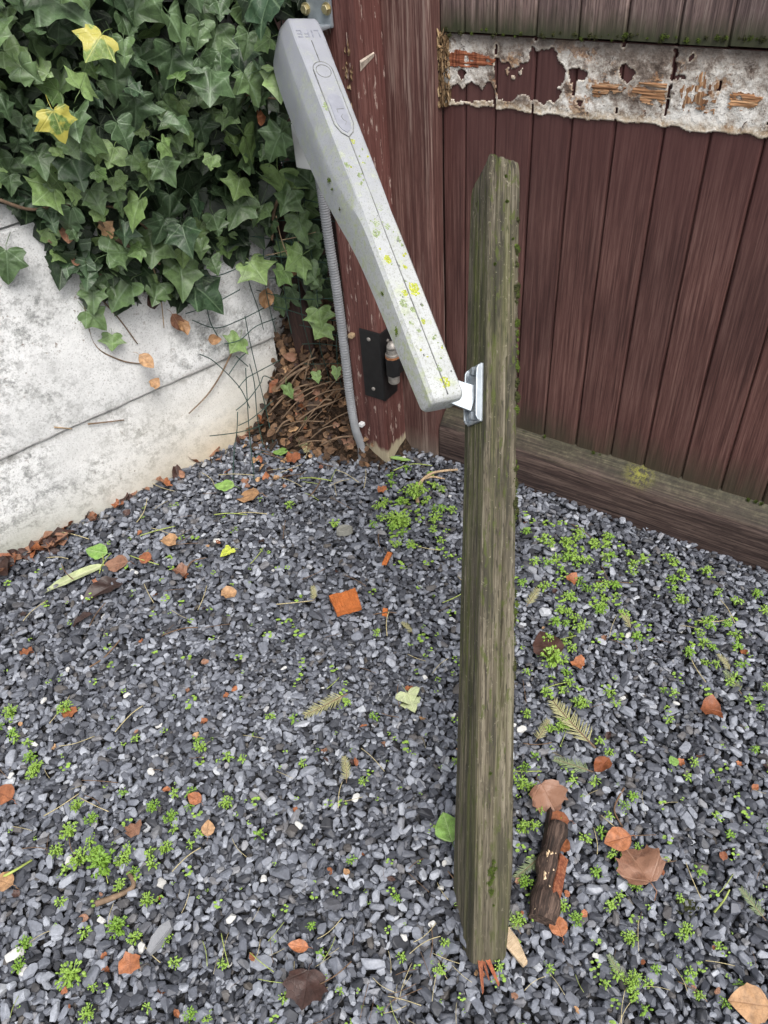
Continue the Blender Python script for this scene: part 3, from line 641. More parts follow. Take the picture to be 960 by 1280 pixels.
# torn wood patches
TORN = [[(740, 106), (755, 102), (769, 104), (786, 110), (765, 119), (742, 122)],
        [(787, 112), (801, 98), (836, 103), (830, 137), (814, 132), (787, 119)],
        [(849, 108), (858, 107), (866, 108), (872, 96), (882, 90), (886, 103), (898, 105), (896, 122), (894, 140), (864, 140), (852, 136)],
        [(911, 125), (919, 114), (941, 116), (954, 125), (945, 132), (934, 139), (909, 136)],
        [(554, 66), (574, 62), (600, 66), (619, 72), (617, 82), (590, 84), (556, 84)]]
for q, poly in enumerate(TORN):
    P = gpoly(poly, -BF + 0.004); pa = np.array(P); d_ = 0.0012
    bx0, bz0 = pa.min(0); bx1, bz1 = pa.max(0)
    n1_, n2_ = max(6, int((bx1 - bx0) / d_)), max(6, int((bz1 - bz0) / d_))
    A2, B2 = np.meshgrid(np.linspace(bx0, bx1, n1_), np.linspace(bz0, bz1, n2_), indexing='ij')
    ins = inpoly(A2 + 0.020 * (fbm(A2 * 30, B2 * 330, 3, q) - .45) * (q != 2), B2 + (0.010 * (fbm(A2 * 120, B2 * 120, 3, q + 5) - .45) if q != 2 else 0.022 * (fbm(A2 * 330, B2 * 30, 3, q) - .45)), P)
    ins &= fbm(A2 * 60, B2 * 110, 3, q + 40) > 0.335
    rid = fbm(A2 * 18, B2 * 260, 3, q * 7) - 0.5
    if q == 2: rid = fbm(A2 * 260, B2 * 18, 3, q * 7) - 0.5
    hgt = 0.0054 + 0.007 * rid + 0.004 * (fbm(A2 * 40, B2 * 40, 2, q * 3) - 0.5)
    if q == 4: hgt = 0.0052 + 0.005 * rid
    V = np.stack([A2, BF - hgt, B2], -1).reshape(-1, 3); F = grid_faces(n1_, n2_); F = F[ins.reshape(-1)[F].all(1)]
    uniq, inv = np.unique(F, return_inverse=True)
    o = obj('torn_wood', raw('torn_wood', V[uniq], inv.reshape(F.shape), 'orange_wood_upright' if q == 2 else 'orange_wood' if q != 4 else 'red_splinter'), gate)
    so = o.modifiers.new('thickness', 'SOLIDIFY'); so.thickness = 0.004; so.offset = 1 if False else -1
# crumbling edge against the stile
mb = MB()
for k in range(190):
    u = random.uniform(-0.260, -0.238); z = random.uniform(0.936, 1.072); l = random.uniform(0.005, 0.024); w = random.uniform(0.0008, 0.0028)
    y = BF - random.uniform(0.002, 0.022) * (1 if u < -0.248 else 0.45); tl = random.uniform(-0.006, 0.006); tw = random.uniform(-1.2, 1.2)
    cw, sw = w * math.cos(tw), w * math.sin(tw)
    mb.add([(u - cw, y - sw, z), (u + cw, y + sw, z), (u + cw * .8 + tl * .5, y + sw - w, z + l * .6), (u - cw * .6 + tl * .5, y - sw - w * .6, z + l * .55), (u + tl, y + .001, z + l), (u, y + 0.008, z + l * .4)],
           [(0, 1, 2, 3), (3, 2, 4), (1, 5, 4, 2), (5, 0, 3, 4), (1, 0, 5)])
tag(mb.build('rotten_edge', 'rotten_wood', gate), kind='stuff')
# moss: little cushions of many spikes
def moss_mesh(name, r, n, mat, seed, flat=0.6):
    q = random.Random(seed); mb = MB()
    for k in range(n):
        d = Vector((q.gauss(0, 1), q.gauss(0, 1), abs(q.gauss(0, 0.8)))).normalized(); p = Vector((d.x * r * q.uniform(.2, 1), d.y * r * q.uniform(.2, 1), 0))
        tip = p * 1.12 + Vector((0, 0, flat * r * (0.35 + d.z * q.uniform(.5, 1.1)))); o1 = d.orthogonal() * r * 0.16; o2 = d.cross(o1) * 1.0
        mb.add([p + o1, p - o1 * .5 + o2, p - o1 * .5 - o2, tip], [(0, 1, 3), (1, 2, 3), (2, 0, 3), (0, 2, 1)])
    return mb.mesh(name, mat)
MOSS = [moss_mesh('moss', 0.006, 60, 'moss', k) for k in range(3)] + [moss_mesh('moss', 0.006, 60, 'moss_dark', 9 + k) for k in range(3)]
def moss_at(parent, loc, s=1.0, nrm=(0, -1, 0), dark=False, stretch=(1, 1, 1)):
    q = Vector(nrm).to_track_quat('Z', 'Y'); o = obj('moss', MOSS[(3 if dark else 0) + random.randrange(3)], parent)
    o.matrix_basis = Matrix.LocRotScale(Vector(loc), q @ Matrix.Rotation(random.uniform(0, 6.28), 3, 'Z').to_quaternion(), Vector((s * stretch[0], s * stretch[1], s * stretch[2])))
for px in range(556, 960, 6):                            # along the lower ends of the bleached boards
    if random.random() < 0.62:
        p = gl(px + random.uniform(-3, 3), 44 + (px - 556) * 0.03 - random.uniform(0, 9), -BF + 0.009); moss_at(gate, p, random.uniform(0.4, 1.1), dark=random.random() < .6)
for (px, py) in [(681, 546), (742, 566), (750, 569), (945, 627), (935, 625), (952, 630), (655, 540)]:
    p = gl(px, py, -BF + 0.004); moss_at(gate, p, random.uniform(0.8, 1.5), (0, -0.6, 1))

# ---- gate post with bracket, hinge, junction box and conduit
gp = empty('gate_post', G0, GA)
relief_bar('post', 0.106, 0.15, 2.0, 'painted_post', gp, (-0.477, -0.10, -0.03), seed=14, amp=0.0012)
tag(gp, 'worn red brown painted timber post carrying the gate hinge', 'post')
p = gl(455, 80, 0.085)
mb = MB(); mb.rings([[(-0.3695, -0.098 + 0.004, p[2] - .012), (-0.3685, -0.098 + 0.004, p[2] - 0.006), (-0.366, -0.098 + .004, p[2] + 0.004), (-0.369, -0.098 + 0.004, p[2] + 0.008)],
                     [(-0.3700, -0.042, p[2] + .004), (-0.3692, -0.042, p[2] + 0.006), (-0.368, -0.042, p[2] + 0.011), (-0.370, -0.042, p[2] + 0.013)]])
tag(mb.build('gouge', 'cream_paint', gp), 'pale gouged scar in the painted corner')
mb = MB()
for k in range(26):
    q = gl(random.uniform(428, 441), random.uniform(58, 150), 0.101); l = random.uniform(0.006, 0.02); w = random.uniform(.001, .003)
    mb.add([(q[0] - w, q[1], q[2]), (q[0] + w, q[1], q[2]), (q[0], q[1] - w * 1.5, q[2] + l * .4), (q[0], q[1] + .001, q[2] + l)], [(0, 1, 2), (0, 2, 3), (2, 1, 3), (1, 0, 3)])
tag(mb.build('rotten_patch', 'rotten_wood', gp), 'rotten splintered patch beside the opener arm', kind='stuff')

za, zb = gl(455, 412, 0.103)[2], gl(462, 495, 0.103)[2]
PYF = -0.10
hg = MB().box((-0.430, PYF - 0.0045, zb), (-0.3660, PYF - 0.0005, za)).build('hinge', 'black_steel', gp, bevel=0.001); tag(hg, 'black folded steel hinge with a rusty pin')
MB().box((-0.3700, PYF - 0.0005, zb - 0.004), (-0.3655, PYF + 0.062, za - 0.004)).build('plate', 'black_steel', hg, bevel=0.001)
for (px, py) in [(461, 424), (467, 486)]:
    p = gl(px, py, 0.105); MB().lathe([(0.0055, 0), (0.0055, 0.002), (0.003, 0.0035)], (p[0], p[1], p[2]), 'Y', 10).build('screw', 'bare_steel', hg)
p = gl(489, 427, 0.07); MB().lathe([(0.005, 0), (0.005, 0.002), (0.003, 0.003)], (-0.3655, p[1], p[2]), 'X', 10).build('screw', 'bare_steel', hg)
bu, by_ = -0.343, -0.084; zt = gl(486, 432, 0.082)[2]
MB().lathe([(0.0, 0.016), (0.009, 0.013), (0.0145, 0.004), (0.0155, -0.004)], (bu, by_, zt), 'Z').build('cap', 'bare_steel', hg, smooth=True)
MB().lathe([(0.0155, -0.004), (0.0155, -0.018), (0.019, -0.019), (0.019, -0.024), (0.016, -0.025)], (bu, by_, zt), 'Z').build('collar', 'bare_steel', hg)
MB().lathe([(0.0195, -0.0235), (0.0195, -0.030)], (bu, by_, zt), 'Z').build('rust_ring', 'rust', hg)
MB().lathe([(0.0205, -0.030), (0.0205, -0.082)], (bu, by_, zt), 'Z', 6).build('knuckle', 'black_steel', hg, bevel=0.001)
MB().lathe([(0.016, -0.082), (0.016, -0.104), (0.013, -0.108)], (bu, by_, zt), 'Z').build('pin', 'bare_steel', hg)
MB().box((-0.366, -0.078, zt - 0.078), (-0.352, -0.062, zt - 0.032)).build('lug', 'black_steel', hg)
MB().box((-0.340, -0.078, zt - 0.078), (-0.325, -0.006, zt - 0.035)).build('strap', 'black_steel', hg)

br = empty('mounting_bracket', G0, GA); tag(br, 'galvanised steel bracket with two bolts behind the head of the opener', 'bracket')
pa, pb = gl(377, -40, 0.112), gl(415, 36, 0.112)
MB().box((pa[0], -0.112, pb[2]), (pb[0], -0.103, pa[2])).build('plate', 'galvanised', br, bevel=0.004)
MB().box((pa[0] + .004, -0.20, pb[2] + 0.0), (pb[0] - 0.004, -0.111, pb[2] + 0.008)).build('shelf', 'galvanised', br, bevel=0.003)
for (px, py) in [(382, 11), (408, 11)]:
    p = gl(px, py, 0.113); q = MB().lathe([(0.0115, 0), (0.0115, 0.002)], (p[0], -0.112, p[2]), 'Y', 16).build('washer', 'bolt_brass', br)
    MB().lathe([(0.0085, 0.002), (0.0085, 0.008), (0.007, 0.009)], (p[0], -0.112, p[2]), 'Y', 6).build('bolt', 'bolt_brass', br)

jb = empty('junction_box', G0, GA); tag(jb, 'small white plastic junction box behind the opener arm above the conduit', 'box')
pa, pb = gl(362, 150, 0.135), gl(398, 215, 0.135)
MB().box((pa[0], -0.135, pb[2]), (pb[0], -0.095, pa[2])).build('box', 'white_plastic', jb, bevel=0.006)
MB().box((pa[0] + .004, -0.1385, pb[2] + 0.004), (pb[0] - .004, -0.1345, pa[2] - .004)).build('lid', 'white_plastic', jb, bevel=0.0015)

cd = empty('cable_conduit', G0, GA); tag(cd, 'grey corrugated cable conduit running down the painted post to the gravel', 'conduit')
cp = [gl(x, y, o_) for x, y, o_ in [(399, 214, .118), (404, 250, .116), (411, 300, .113), (419, 350, .113), (426, 400, .113), (432, 450, .113), (438, 500, .116), (444, 535, .125)]]
g1 = gnd(452, 560, 0.035) - G0; g2 = gnd(451, 584, -0.02) - G0
cp += [np.array([g @ GU, -(g @ GN), g[2] + dz]) for g, dz in ((g1, 0.0), (g2, 0.0))]
def smooth_path(P, n):
    P = np.array(P); t_ = np.linspace(0, len(P) - 1, n); out = []
    for t in t_:
        i = min(int(t), len(P) - 2); f = t - i; p0, p1, p2, p3 = P[max(i - 1, 0)], P[i], P[i + 1], P[min(i + 2, len(P) - 1)]
        out.append(0.5 * (2 * p1 + (p2 - p0) * f + (2 * p0 - 5 * p1 + 4 * p2 - p3) * f ** 2 + (3 * p1 - p0 - 3 * p2 + p3) * f ** 3))
    return np.array(out)
sp = smooth_path(cp, 560)
MB().tube(sp, [0.0118 + (0.0011 if (k // 1) % 4 in (1, 2) else -0.0006) * (1.0 if k < 400 else 0.55) for k in range(560)], 10).build('tube', 'conduit_grey', cd, smooth=True)
for (px, py) in [(437, 420), (450, 531)]:
    p = gl(px, py, 0.112); mb = MB(); mb.box((p[0] - .030, -0.129, p[2] - .006), (p[0] - 0.002, -0.1255, p[2] + .006)); mb.box((p[0] - 0.004, -0.128, p[2] - .006), (p[0] + 0.008, -0.1, p[2] + 0.006))
    MB().box((p[0] - 0.004, -0.116, p[2] - .0055), (p[0] + 0.010, -0.0995, p[2] + 0.0055)).build('clip', 'dry_stem' if py < 500 else 'white_plastic', cd, bevel=0.002)

# ================================================================== GATE OPENER ARM
ST = dep(379, 24, 1.47); EN = dep(562, 496, 1.300)
AL = float(np.linalg.norm(EN - ST)); ad = (EN - ST) / AL
nt = np.array([0, 0, 1.0]); nt = unit(nt - ad * (nt @ ad)); rt = np.cross(ad, nt)
roll = R(-9); nt2 = nt * math.cos(roll) + rt * math.sin(roll)
lf = np.cross(nt2, ad)                                   # local y = the gate side of the arm
opener = empty('gate_opener_arm', mat=frame(ST, ad, lf, nt2))
tag(opener, 'grey plastic electric gate opener arm speckled with lichen', 'gate opener')
print('arm length', AL, 'lf', lf, 'nt', nt2)
def osec(x, hw, top, bot, ch, fa):                        # cross-section: flat top, sloping shoulder facets, sides, bottom; fa = how far down the shoulders slope
    half = [(0.0, top), (hw - ch, top - 0.0003), (hw - ch * 0.82, top - 0.0022), (hw - ch * 0.10, top - fa), (hw, top - fa - 0.006), (hw + 0.001, (top + bot) * 0.5 - 0.008), (hw, bot + 0.010), (hw - 0.007, bot + 0.002), (0.0, bot)]
    right = [(x, -y, z) for y, z in half]; left = [(x, y, z) for y, z in reversed(half[1:-1])]
    return right + left
st = [(-0.020, 0.027, -0.028, -0.085, 0.010, .010), (-0.016, 0.035, -0.016, -0.100, 0.012, .015), (-0.006, 0.041, -0.004, -0.112, 0.015, .022), (0.012, 0.0435, 0.0, -0.119, 0.016, .026), (0.05, 0.0445, 0.0, -0.123, 0.016, .030), (0.10, 0.0445, 0.0, -0.124, 0.017, .034),
      (0.18, 0.0445, 0.0, -0.122, 0.017, .034), (0.27, 0.044, 0.0, -0.114, 0.017, .033), (0.34, 0.042, 0.0, -0.106, 0.015, .029), (0.40, 0.038, 0.0, -0.098, 0.011, .020), (0.45, 0.0345, -0.001, -0.090, 0.008, .010),
      (0.52, 0.0335, -0.002, -0.080, 0.006, .007), (0.66, 0.0335, -0.002, -0.070, 0.006, .007), (AL - 0.03, 0.0335, -0.002, -0.062, 0.006, .007), (AL - 0.007, 0.0333, -0.0035, -0.059, 0.006, .007), (AL, 0.0305, -0.009, -0.052, 0.006, .006), (AL + 0.002, 0.026, -0.014, -0.046, 0.005, .005)]
def dense(st, n):
    st = np.array(st); x = np.linspace(0, 1, len(st)); out = []
    s2 = smooth_path(st, n); return s2
body = MB().rings([osec(*q) for q in dense(st, 76)]).build('body', 'opener_grey', opener, smooth=True); body.data.set_sharp_from_angle(angle=R(16))
# base tray lip below the cover
rs = []
for x in np.linspace(0.46, AL - 0.012, 20):
    rs.append([(x, 0.0370, -0.030), (x, 0.0370, -0.044), (x, 0.0, -0.044), (x, 0.0, -0.030)])
MB().rings(rs).build('tray_lip', 'opener_grey', opener, bevel=0.001)
def topz(x): return 0.0 if x < 0.38 else -0.0018
MB().tube([(x, 0.0, topz(x) + 0.0003) for x in np.linspace(0.052, 0.105, 8)], 0.0009, 5).build('seam', 'seam_dark', opener)
MB().tube([(x, 0.0, (0.0002 if x < 0.36 else (-0.0008 if x < .44 else -0.0018)) + 0.0002) for x in np.linspace(0.275, AL - 0.006, 60)], 0.0011, 5).build('seam', 'seam_dark', opener)
# release cover: stadium outline, round knob, dark key flap
def ring_path(cx0, cx1, r, n=14, point=False):
    P = [(cx0 - r * math.cos(a), r * math.sin(a)) for a in np.linspace(-math.pi / 2, math.pi / 2, n)]
    if point: P += [(cx1, r), (cx1 + r * 1.0, r * 0.62), (cx1 + r * 1.55, 0), (cx1 + r * 1.0, -r * 0.62), (cx1, -r)]
    else: P += [(cx1 + r * math.cos(a), r * math.sin(a)) for a in np.linspace(math.pi / 2, -math.pi / 2, n)]
    return P
cov = empty('release_cover'); cov.parent = opener
def outline(path, r, z, mat, name, parent):
    pts = [(a, b, z) for a, b in path]; pts.append(pts[0]); return MB().tube(pts, r, 5).build(name, mat, parent, smooth=True)
bpy.data.objects.remove(cov)
pp = ring_path(0.122, 0.246, 0.0185, point=True)
mb = MB(); mb.rings([[(a, b, -0.003) for a, b in pp], [(a, b, 0.0012) for a, b in pp]]); cov = mb.build('release_cover', 'opener_grey', opener)
outline(ring_path(0.122, 0.246, 0.0190, point=True), 0.0011, 0.0008, 'seam_dark', 'groove', cov)
outline(ring_path(0.125, 0.125, 0.0145), 0.0008, 0.0013, 'seam_dark', 'knob_groove', cov)
kf = ring_path(0.192, 0.246, 0.0135, point=True)
MB().rings([[(a, b, 0.0012) for a, b in kf], [(a, b, 0.0024) for a, b in kf]]).build('key_flap', 'flap_grey', cov)
MB().tube([(0.214, 0.010, 0.0026), (0.214, -0.004, 0.0026), (0.222, -0.004, 0.0026)], 0.0006, 4).build('key_mark', 'seam_dark', cov)
MB().tube([(0.226, 0.004, 0.0026), (0.231, -0.001, 0.0026), (0.238, 0.001, 0.0026), (0.243, 0.006, 0.0026), (0.249, 0.002, 0.0026)], 0.0005, 4).build('key_mark', 'seam_dark', cov)
# raised maker's lettering, upside down to the viewer
def lettering(txt, size, parent, mw, mat, ext=0.0006, name='lettering'):
    cu = bpy.data.curves.new(name, 'FONT'); cu.body = txt; cu.size = size; cu.extrude = ext; cu.align_x = 'CENTER'; cu.align_y = 'CENTER'; cu.resolution_u = 3; cu.space_character = 1.15
    tmp = bpy.data.objects.new(name, cu); col.objects.link(tmp); dg = bpy.context.evaluated_depsgraph_get()
    me = bpy.data.meshes.new_from_object(tmp.evaluated_get(dg)); bpy.data.objects.remove(tmp); me.materials.clear(); me.materials.append(M[mat])
    o = bpy.data.objects.new(name, me); link(o, parent); o.matrix_basis = mw; return o
lettering('LIFE', 0.025, opener, Matrix.Translation((0.034, 0.0, 0.0002)) @ Matrix.Rotation(R(-90), 4, 'Z') @ Matrix.Scale(1.0, 4), 'letter_grey')
# lichen crusts and moss on the arm
def lich(parent, x, y, s, mat, z=None, side=False):
    q = random.Random(int(x * 9999 + y * 77777)); mb = MB()
    for k in range(int(26 * s) + 8):
        a = q.uniform(0, 6.28); rr = q.random() ** 0.6 * 0.0052 * s; u, v_ = rr * math.cos(a) * 1.3, rr * math.sin(a); b = q.uniform(.0008, .0021) * (0.6 + 0.4 * s)
        ring = [(u + b * math.cos(t), v_ + b * math.sin(t) * q.uniform(.7, 1.2)) for t in np.linspace(0, 6.28, 7)[:-1]]
        top_ = (u, v_)
        f3 = (lambda p, h: (x + p[0], y + p[1], (topz(x) if z is None else z) + h)) if not side else (lambda p, h: (x + p[0], 0.0405 * (x < .4) + 0.0338 * (x >= .4) + h, (z or -0.03) + p[1]))
        mb.add([f3(p, -0.0004) for p in ring] + [f3(top_, 0.0010 + b * 0.4)], [(i, (i + 1) % 6, 6) for i in range(6)])
    mb.build('lichen', mat, parent)
for (x, y, s, mt) in [(0.600, -0.013, 1.7, 'lichen_yellow'), (0.535, 0.014, 1.1, 'lichen_yellow'), (0.555, -0.012, .6, 'lichen_yellow'), (0.605, 0.007, .8, 'lichen_yellow'), (0.640, 0.004, .8, 'lichen_grey'), (AL - .028, -0.003, 1.4, 'lichen_yellow'),
                      (AL - .055, -0.002, .9, 'lichen_grey'), (0.665, -0.006, .7, 'lichen_yellow'), (0.625, 0.017, 1.1, 'lichen_grey'), (0.46, 0.010, 1.2, 'lichen_grey'), (0.47, -0.008, .9, 'lichen_grey'), (0.43, -0.006, 1.3, 'lichen_grey'), (0.425, 0.0, .6, 'lichen_yellow'),
                      (0.36, 0.008, .7, 'lichen_grey'), (0.335, 0.024, .8, 'lichen_grey'), (0.285, -0.004, .7, 'lichen_yellow'), (0.205, 0.020, 1.2, 'lichen_grey'), (0.48, 0.018, 1.3, 'lichen_grey'), (0.40, 0.014, .6, 'lichen_yellow'), (0.385, -.003, .7, 'lichen_grey'), (0.68, 0.008, .6, 'lichen_grey'), (0.70, -.014, .5, 'lichen_grey'), (0.50, -0.02, .7, 'lichen_grey')]:
    lich(opener, x, -y, s * 1.15, mt)
for k in range(46):
    x = 0.30 + (AL - .33) * random.random() ** .8; lich(opener, x, random.uniform(-.024, .026), random.uniform(.12, .42), random.choice(['lichen_grey', 'lichen_grey', 'lichen_yellow', 'seam_dark']))
for x, s, d in ((0.325, 1.2, False), (0.345, .7, False), (0.585, .9, False), (0.66, 1.3, False), (0.39, .7, True)):
    moss_at(opener, (x, -0.0445 if x < 0.4 else -0.0342, -0.030 if x > .4 else -0.05), s * 0.9, (0, -1, 0.2), d, (1.5, .8, .5))
for k in range(16):
    moss_at(opener, (AL - 0.004 + random.uniform(-.004, .003), random.uniform(-0.024, 0.026), -0.040 - random.uniform(0, .012)), random.uniform(.5, 1.0), (1, 0, -0.3), True, (1, 1, .7))

# ================================================================== LEANING TIMBER BEAM
B0 = dep(595, 1205, 1.238); T0 = dep(613, 189, 1.335)     # near left edge of the beam
BL = float(np.linalg.norm(T0 - B0)); bz = (T0 - B0) / BL
look = unit(RW @ np.array([0, 0, 1.0])); phi = R(17)
fx = unit(np.cross(bz, -look) * -1); fx = unit(np.cross(look, bz)) if False else unit((RW @ np.array([1.0, 0, 0])) - bz * ((RW @ np.array([1.0, 0, 0])) @ bz))
fy = np.cross(bz, fx); fy = fy if fy @ look > 0 else -fy
bx_ = fx * math.cos(phi) + fy * math.sin(phi); by2 = fy * math.cos(phi) - fx * math.sin(phi)
beam = empty('timber_beam', mat=frame(B0, bx_, by2, bz))
tag(beam, 'grey weathered timber beam leaning away with its foot in the gravel', 'beam')
BW, BD = 0.058, 0.088
def beam_mesh():
    prof = []; r_ = 0.005; cs = [(0, 0), (BW, 0), (BW, BD), (0, BD)]; tags = []
    for k in range(4):
        a = np.array(cs[k], float); b = np.array(cs[(k + 1) % 4], float); Ln = np.linalg.norm(b - a)
        for t_ in np.concatenate([[0.02, r_ * .5 / Ln, r_ / Ln][:2], np.linspace(0.12, 0.88, 22 if k in (0, 3) else 10), [1 - r_ * .5 / Ln, 0.98]]):
            p = a + (b - a) * t_; e = min(t_, 1 - t_) * Ln; c = np.array([BW / 2, BD / 2]) - p; c /= np.linalg.norm(c)
            prof.append(p + c * (r_ * .7 * max(0, 1 - e / r_) ** 2)); tags.append((k, t_))
    prof = np.array(prof); cv = np.array([BW / 2, BD / 2]) - prof; cv /= np.linalg.norm(cv, axis=1)[:, None]; per = np.arange(len(prof)) * 1.0
    rs = []; nz = 260
    for z in np.linspace(0, 1, nz):
        zz_ = z * BL
        d = 0.0022 * (fbm(per * 0.35, np.full(len(per), zz_ * 2.2), 3, 41) - 0.5) * 2 + 0.0014 * (fbm(per * 1.3, np.full(len(per), zz_ * 6), 2, 47) - .3)
        for i, (k, t_) in enumerate(tags):
            if k == 0:
                cpos = 0.62 + 0.05 * math.sin(zz_ * 7) + 0.03 * math.sin(zz_ * 23)
                if 0.35 < zz_ < 1.0: d[i] += 0.0045 * max(0, 1 - abs(t_ - cpos) / 0.035)
                c2 = 0.22 + 0.04 * math.sin(zz_ * 5 + 1)
                if zz_ > 0.9 or zz_ < 0.4: d[i] += 0.0030 * max(0, 1 - abs(t_ - c2) / 0.04)
            if k == 3 and 0.30 < zz_ < BL:
                d[i] += 0.002 * max(0, 1 - abs(t_ - 0.45 - .05 * math.sin(zz_ * 6)) / 0.05)
            if k == 3: d[i] += 0.010 * max(0, 1 - math.hypot((t_ - 0.30) / 0.10, (zz_ - (BL - 0.075)) / 0.016))   # old bolt hole
            if k in (0, 1): d[i] += 0.006 * max(0, fbm(np.array([zz_ * 26]), np.array([2.0]), 2, 59)[0] - 0.50) * (t_ > 0.9 if k == 0 else t_ < .2)
        tp = 0.0
        if z > 0.975: tp = ((z - 0.975) / 0.025) ** 2
        q = prof + cv * d[:, None]
        zoff = 0.006 * (fbm(per * 0.8, per * 0, 2, 77) - 0.5) * (1 if z in (0, 1) else 0)
        q = q + cv * (0.003 * tp)
        lowtap = max(0, 1 - zz_ / 0.16) ** 1.5 * 0.010
        q = q.copy(); q[:, 0] -= (q[:, 0] > BW * .5) * lowtap * (q[:, 0] / BW)
        sw_ = 1 - z; q[:, 0] *= 1 + 0.20 * sw_; q[:, 1] *= 1 + 0.22 * sw_; q[:, 0] -= 0.004 * sw_ * (1 - q[:, 1] / BD)
        slope = 0.030 * max(0, (z - 0.93) / 0.07)
        rs.append([(a, b, zz_ + dz - slope * b / BD - slope * .25 * a / BW) for (a, b), dz in zip(q, zoff)])
    return MB().rings(rs)
beam_mesh().build('timber', 'weathered_beam', beam)
for k in range(90):                                      # moss along the right edge and a cushion near the foot
    z = random.choice([random.uniform(0.90, 1.13), random.uniform(0.90, 1.13), random.uniform(0.72, 0.86), random.uniform(0.45, 0.6), random.uniform(1.15, 1.3)])
    moss_at(beam, (BW * (1 + .20 * (1 - z / BL)) - 0.003 + random.uniform(-.003, .001), random.uniform(-0.002, 0.012), z), random.uniform(0.5, 1.7), (0.8, -0.7, 0), random.random() < 0.55)
for k in range(30): moss_at(beam, (0.024 + random.gauss(0, .0035), -0.0005, 0.125 + random.gauss(0, 0.022)), random.uniform(.4, .9), (0, -1, 0), False, (1, 1, .6))
for (x, z, s) in [(0.03, BL - .04, .7), (0.033, BL - .085, .7), (0.012, BL - 0.2, .7), (0.045, BL - 0.15, .6), (0.02, 0.30, .6)]: moss_at(beam, (x, -0.0005, z), s)
mb = MB()
for (x, y, l, w, tl) in [(0.008, 0.004, 0.034, 0.0050, -0.006), (0.018, 0.005, 0.026, 0.0048, 0.012), (0.013, 0.010, 0.018, 0.0035, 0.002)]:
    mb = MB(); mb.add([(x - w, y, 0.012), (x + w, y, 0.012), (x + w * .6, y + .007, 0.012), (x - w * .6, y + .007, 0.012), (x + tl - w * .35, y - 0.030, -l), (x + tl + w * .3, y - .028, -l * 0.9), (x + tl, y - .024, -l)],
                  [(0, 1, 5, 4), (1, 2, 6, 5), (2, 3, 6), (3, 0, 4, 6), (4, 5, 6), (3, 2, 1, 0)])
    mb.build('splinter', 'red_splinter', beam)

# ---- bracket on the beam's left face, linked to the arm
bb = empty('beam_bracket', mat=beam.matrix_world.copy())
bb.matrix_world = frame(B0, bx_, by2, bz); tag(bb, 'galvanised channel bracket bolted to the left face of the leaning beam', 'bracket')
def beam_local(P): d = np.asarray(P) - B0; return np.array([d @ bx_, d @ by2, d @ bz])
zc_ = [beam_local(pla(596, yy, B0 - bx_ * 0.006, bx_)) for yy in (456, 528)]
zt_, zb_ = zc_[0][2], zc_[1][2]
MB().box((-0.0065, 0.010, zb_), (-0.0005, 0.066, zt_)).build('plate', 'galvanised', bb, bevel=0.002)
for y in (0.010, 0.060):
    pr = [(-0.004, zb_ + .001), (-0.010, zb_ + .003), (-0.0135, zb_ + 0.009), (-0.014, zb_ + .018), (-0.014, zt_ - .018), (-0.0135, zt_ - 0.009), (-0.010, zt_ - .003), (-0.004, zt_ - .001)]
    MB().rings([[(x, y, z) for x, z in pr], [(x, y + 0.005, z) for x, z in pr]]).build('flange', 'galvanised', bb, bevel=0.0012)
for z in (zb_ + 0.012, zt_ - 0.012):
    MB().lathe([(-0.0, 0.0)] and [(0.0085, -0.0065), (0.0085, -0.014), (0.006, -0.016)], (0, 0.030, z), 'X', 6).build('bolt', 'galvanised', bb)
AE = ST + ad * (AL - 0.035) - nt2 * 0.030                # inside the end of the arm
ae = beam_local(AE); mid = np.array([-0.006, 0.033, (zt_ + zb_) / 2 - 0.008])
dv = unit(ae - mid); sd = unit(np.cross(dv, (0, 1, 0))); up2 = np.cross(sd, dv)
def plank_between(a, b, w, t_):
    return [[a + sd * w + up2 * t_, a - sd * w + up2 * t_, a - sd * w - up2 * t_, a + sd * w - up2 * t_], [b + sd * w * .8 + up2 * t_, b - sd * w * .8 + up2 * t_, b - sd * w * .8 - up2 * t_, b + sd * w * .8 - up2 * t_]]
MB().rings(plank_between(mid, ae, 0.024, 0.003)).build('tab', 'galvanised', bb, bevel=0.0015)
MB().rings(plank_between(mid + up2 * 0.014 - sd * .020, ae + up2 * .014 - sd * .02, 0.003, 0.014)).build('rib', 'galvanised', bb)

# ================================================================== LEAVES
def ivy_outline(q):
    h = [(0.0, 0.03), (0.09, -0.06), (0.22, -0.12), (0.38, -0.09), (0.45, 0.02), (0.40, 0.13), (0.47, 0.23), (0.62, 0.38), (0.47, 0.44), (0.29, 0.50), (0.21, 0.66), (0.11, 0.85), (0.0, 1.0)]
    lob, wid, tip = q.uniform(0.62, 1.05), q.uniform(0.82, 1.2), q.uniform(0.72, 1.05); out = []
    for sgn in (1, -1):
        pts = []
        for i, (x, y) in enumerate(h):
            if 6 <= i <= 8: x *= lob * q.uniform(.92, 1.08); y *= q.uniform(.92, 1.06)
            pts.append((sgn * x * wid + (q.uniform(-.015, .015) if 0 < i < 12 else 0), y * (tip if y > 0.5 else 1)))
        out.append(pts)
    return out[0] + out[1][-2:0:-1]
def ovate_outline(q, w=0.36, n=11):
    P = []
    for sgn in (1, -1):
        pts = []
        for i in range(n):
            t_ = i / (n - 1); x = w * (math.sin(math.pi * t_ ** 0.8)) ** 0.85 * (1 + q.uniform(-.06, .06)); pts.append((sgn * x, t_))
        P.append(pts)
    return P[0] + P[1][-2:0:-1]
def ragged_outline(q, n=13):
    return [(0.46 * math.cos(a) * (k_ := q.uniform(.72, 1.08)) * q.uniform(.95, 1.05), 0.5 + 0.40 * math.sin(a) * k_) for a in np.linspace(-math.pi / 2, 1.5 * math.pi, n + 1)[:-1]]
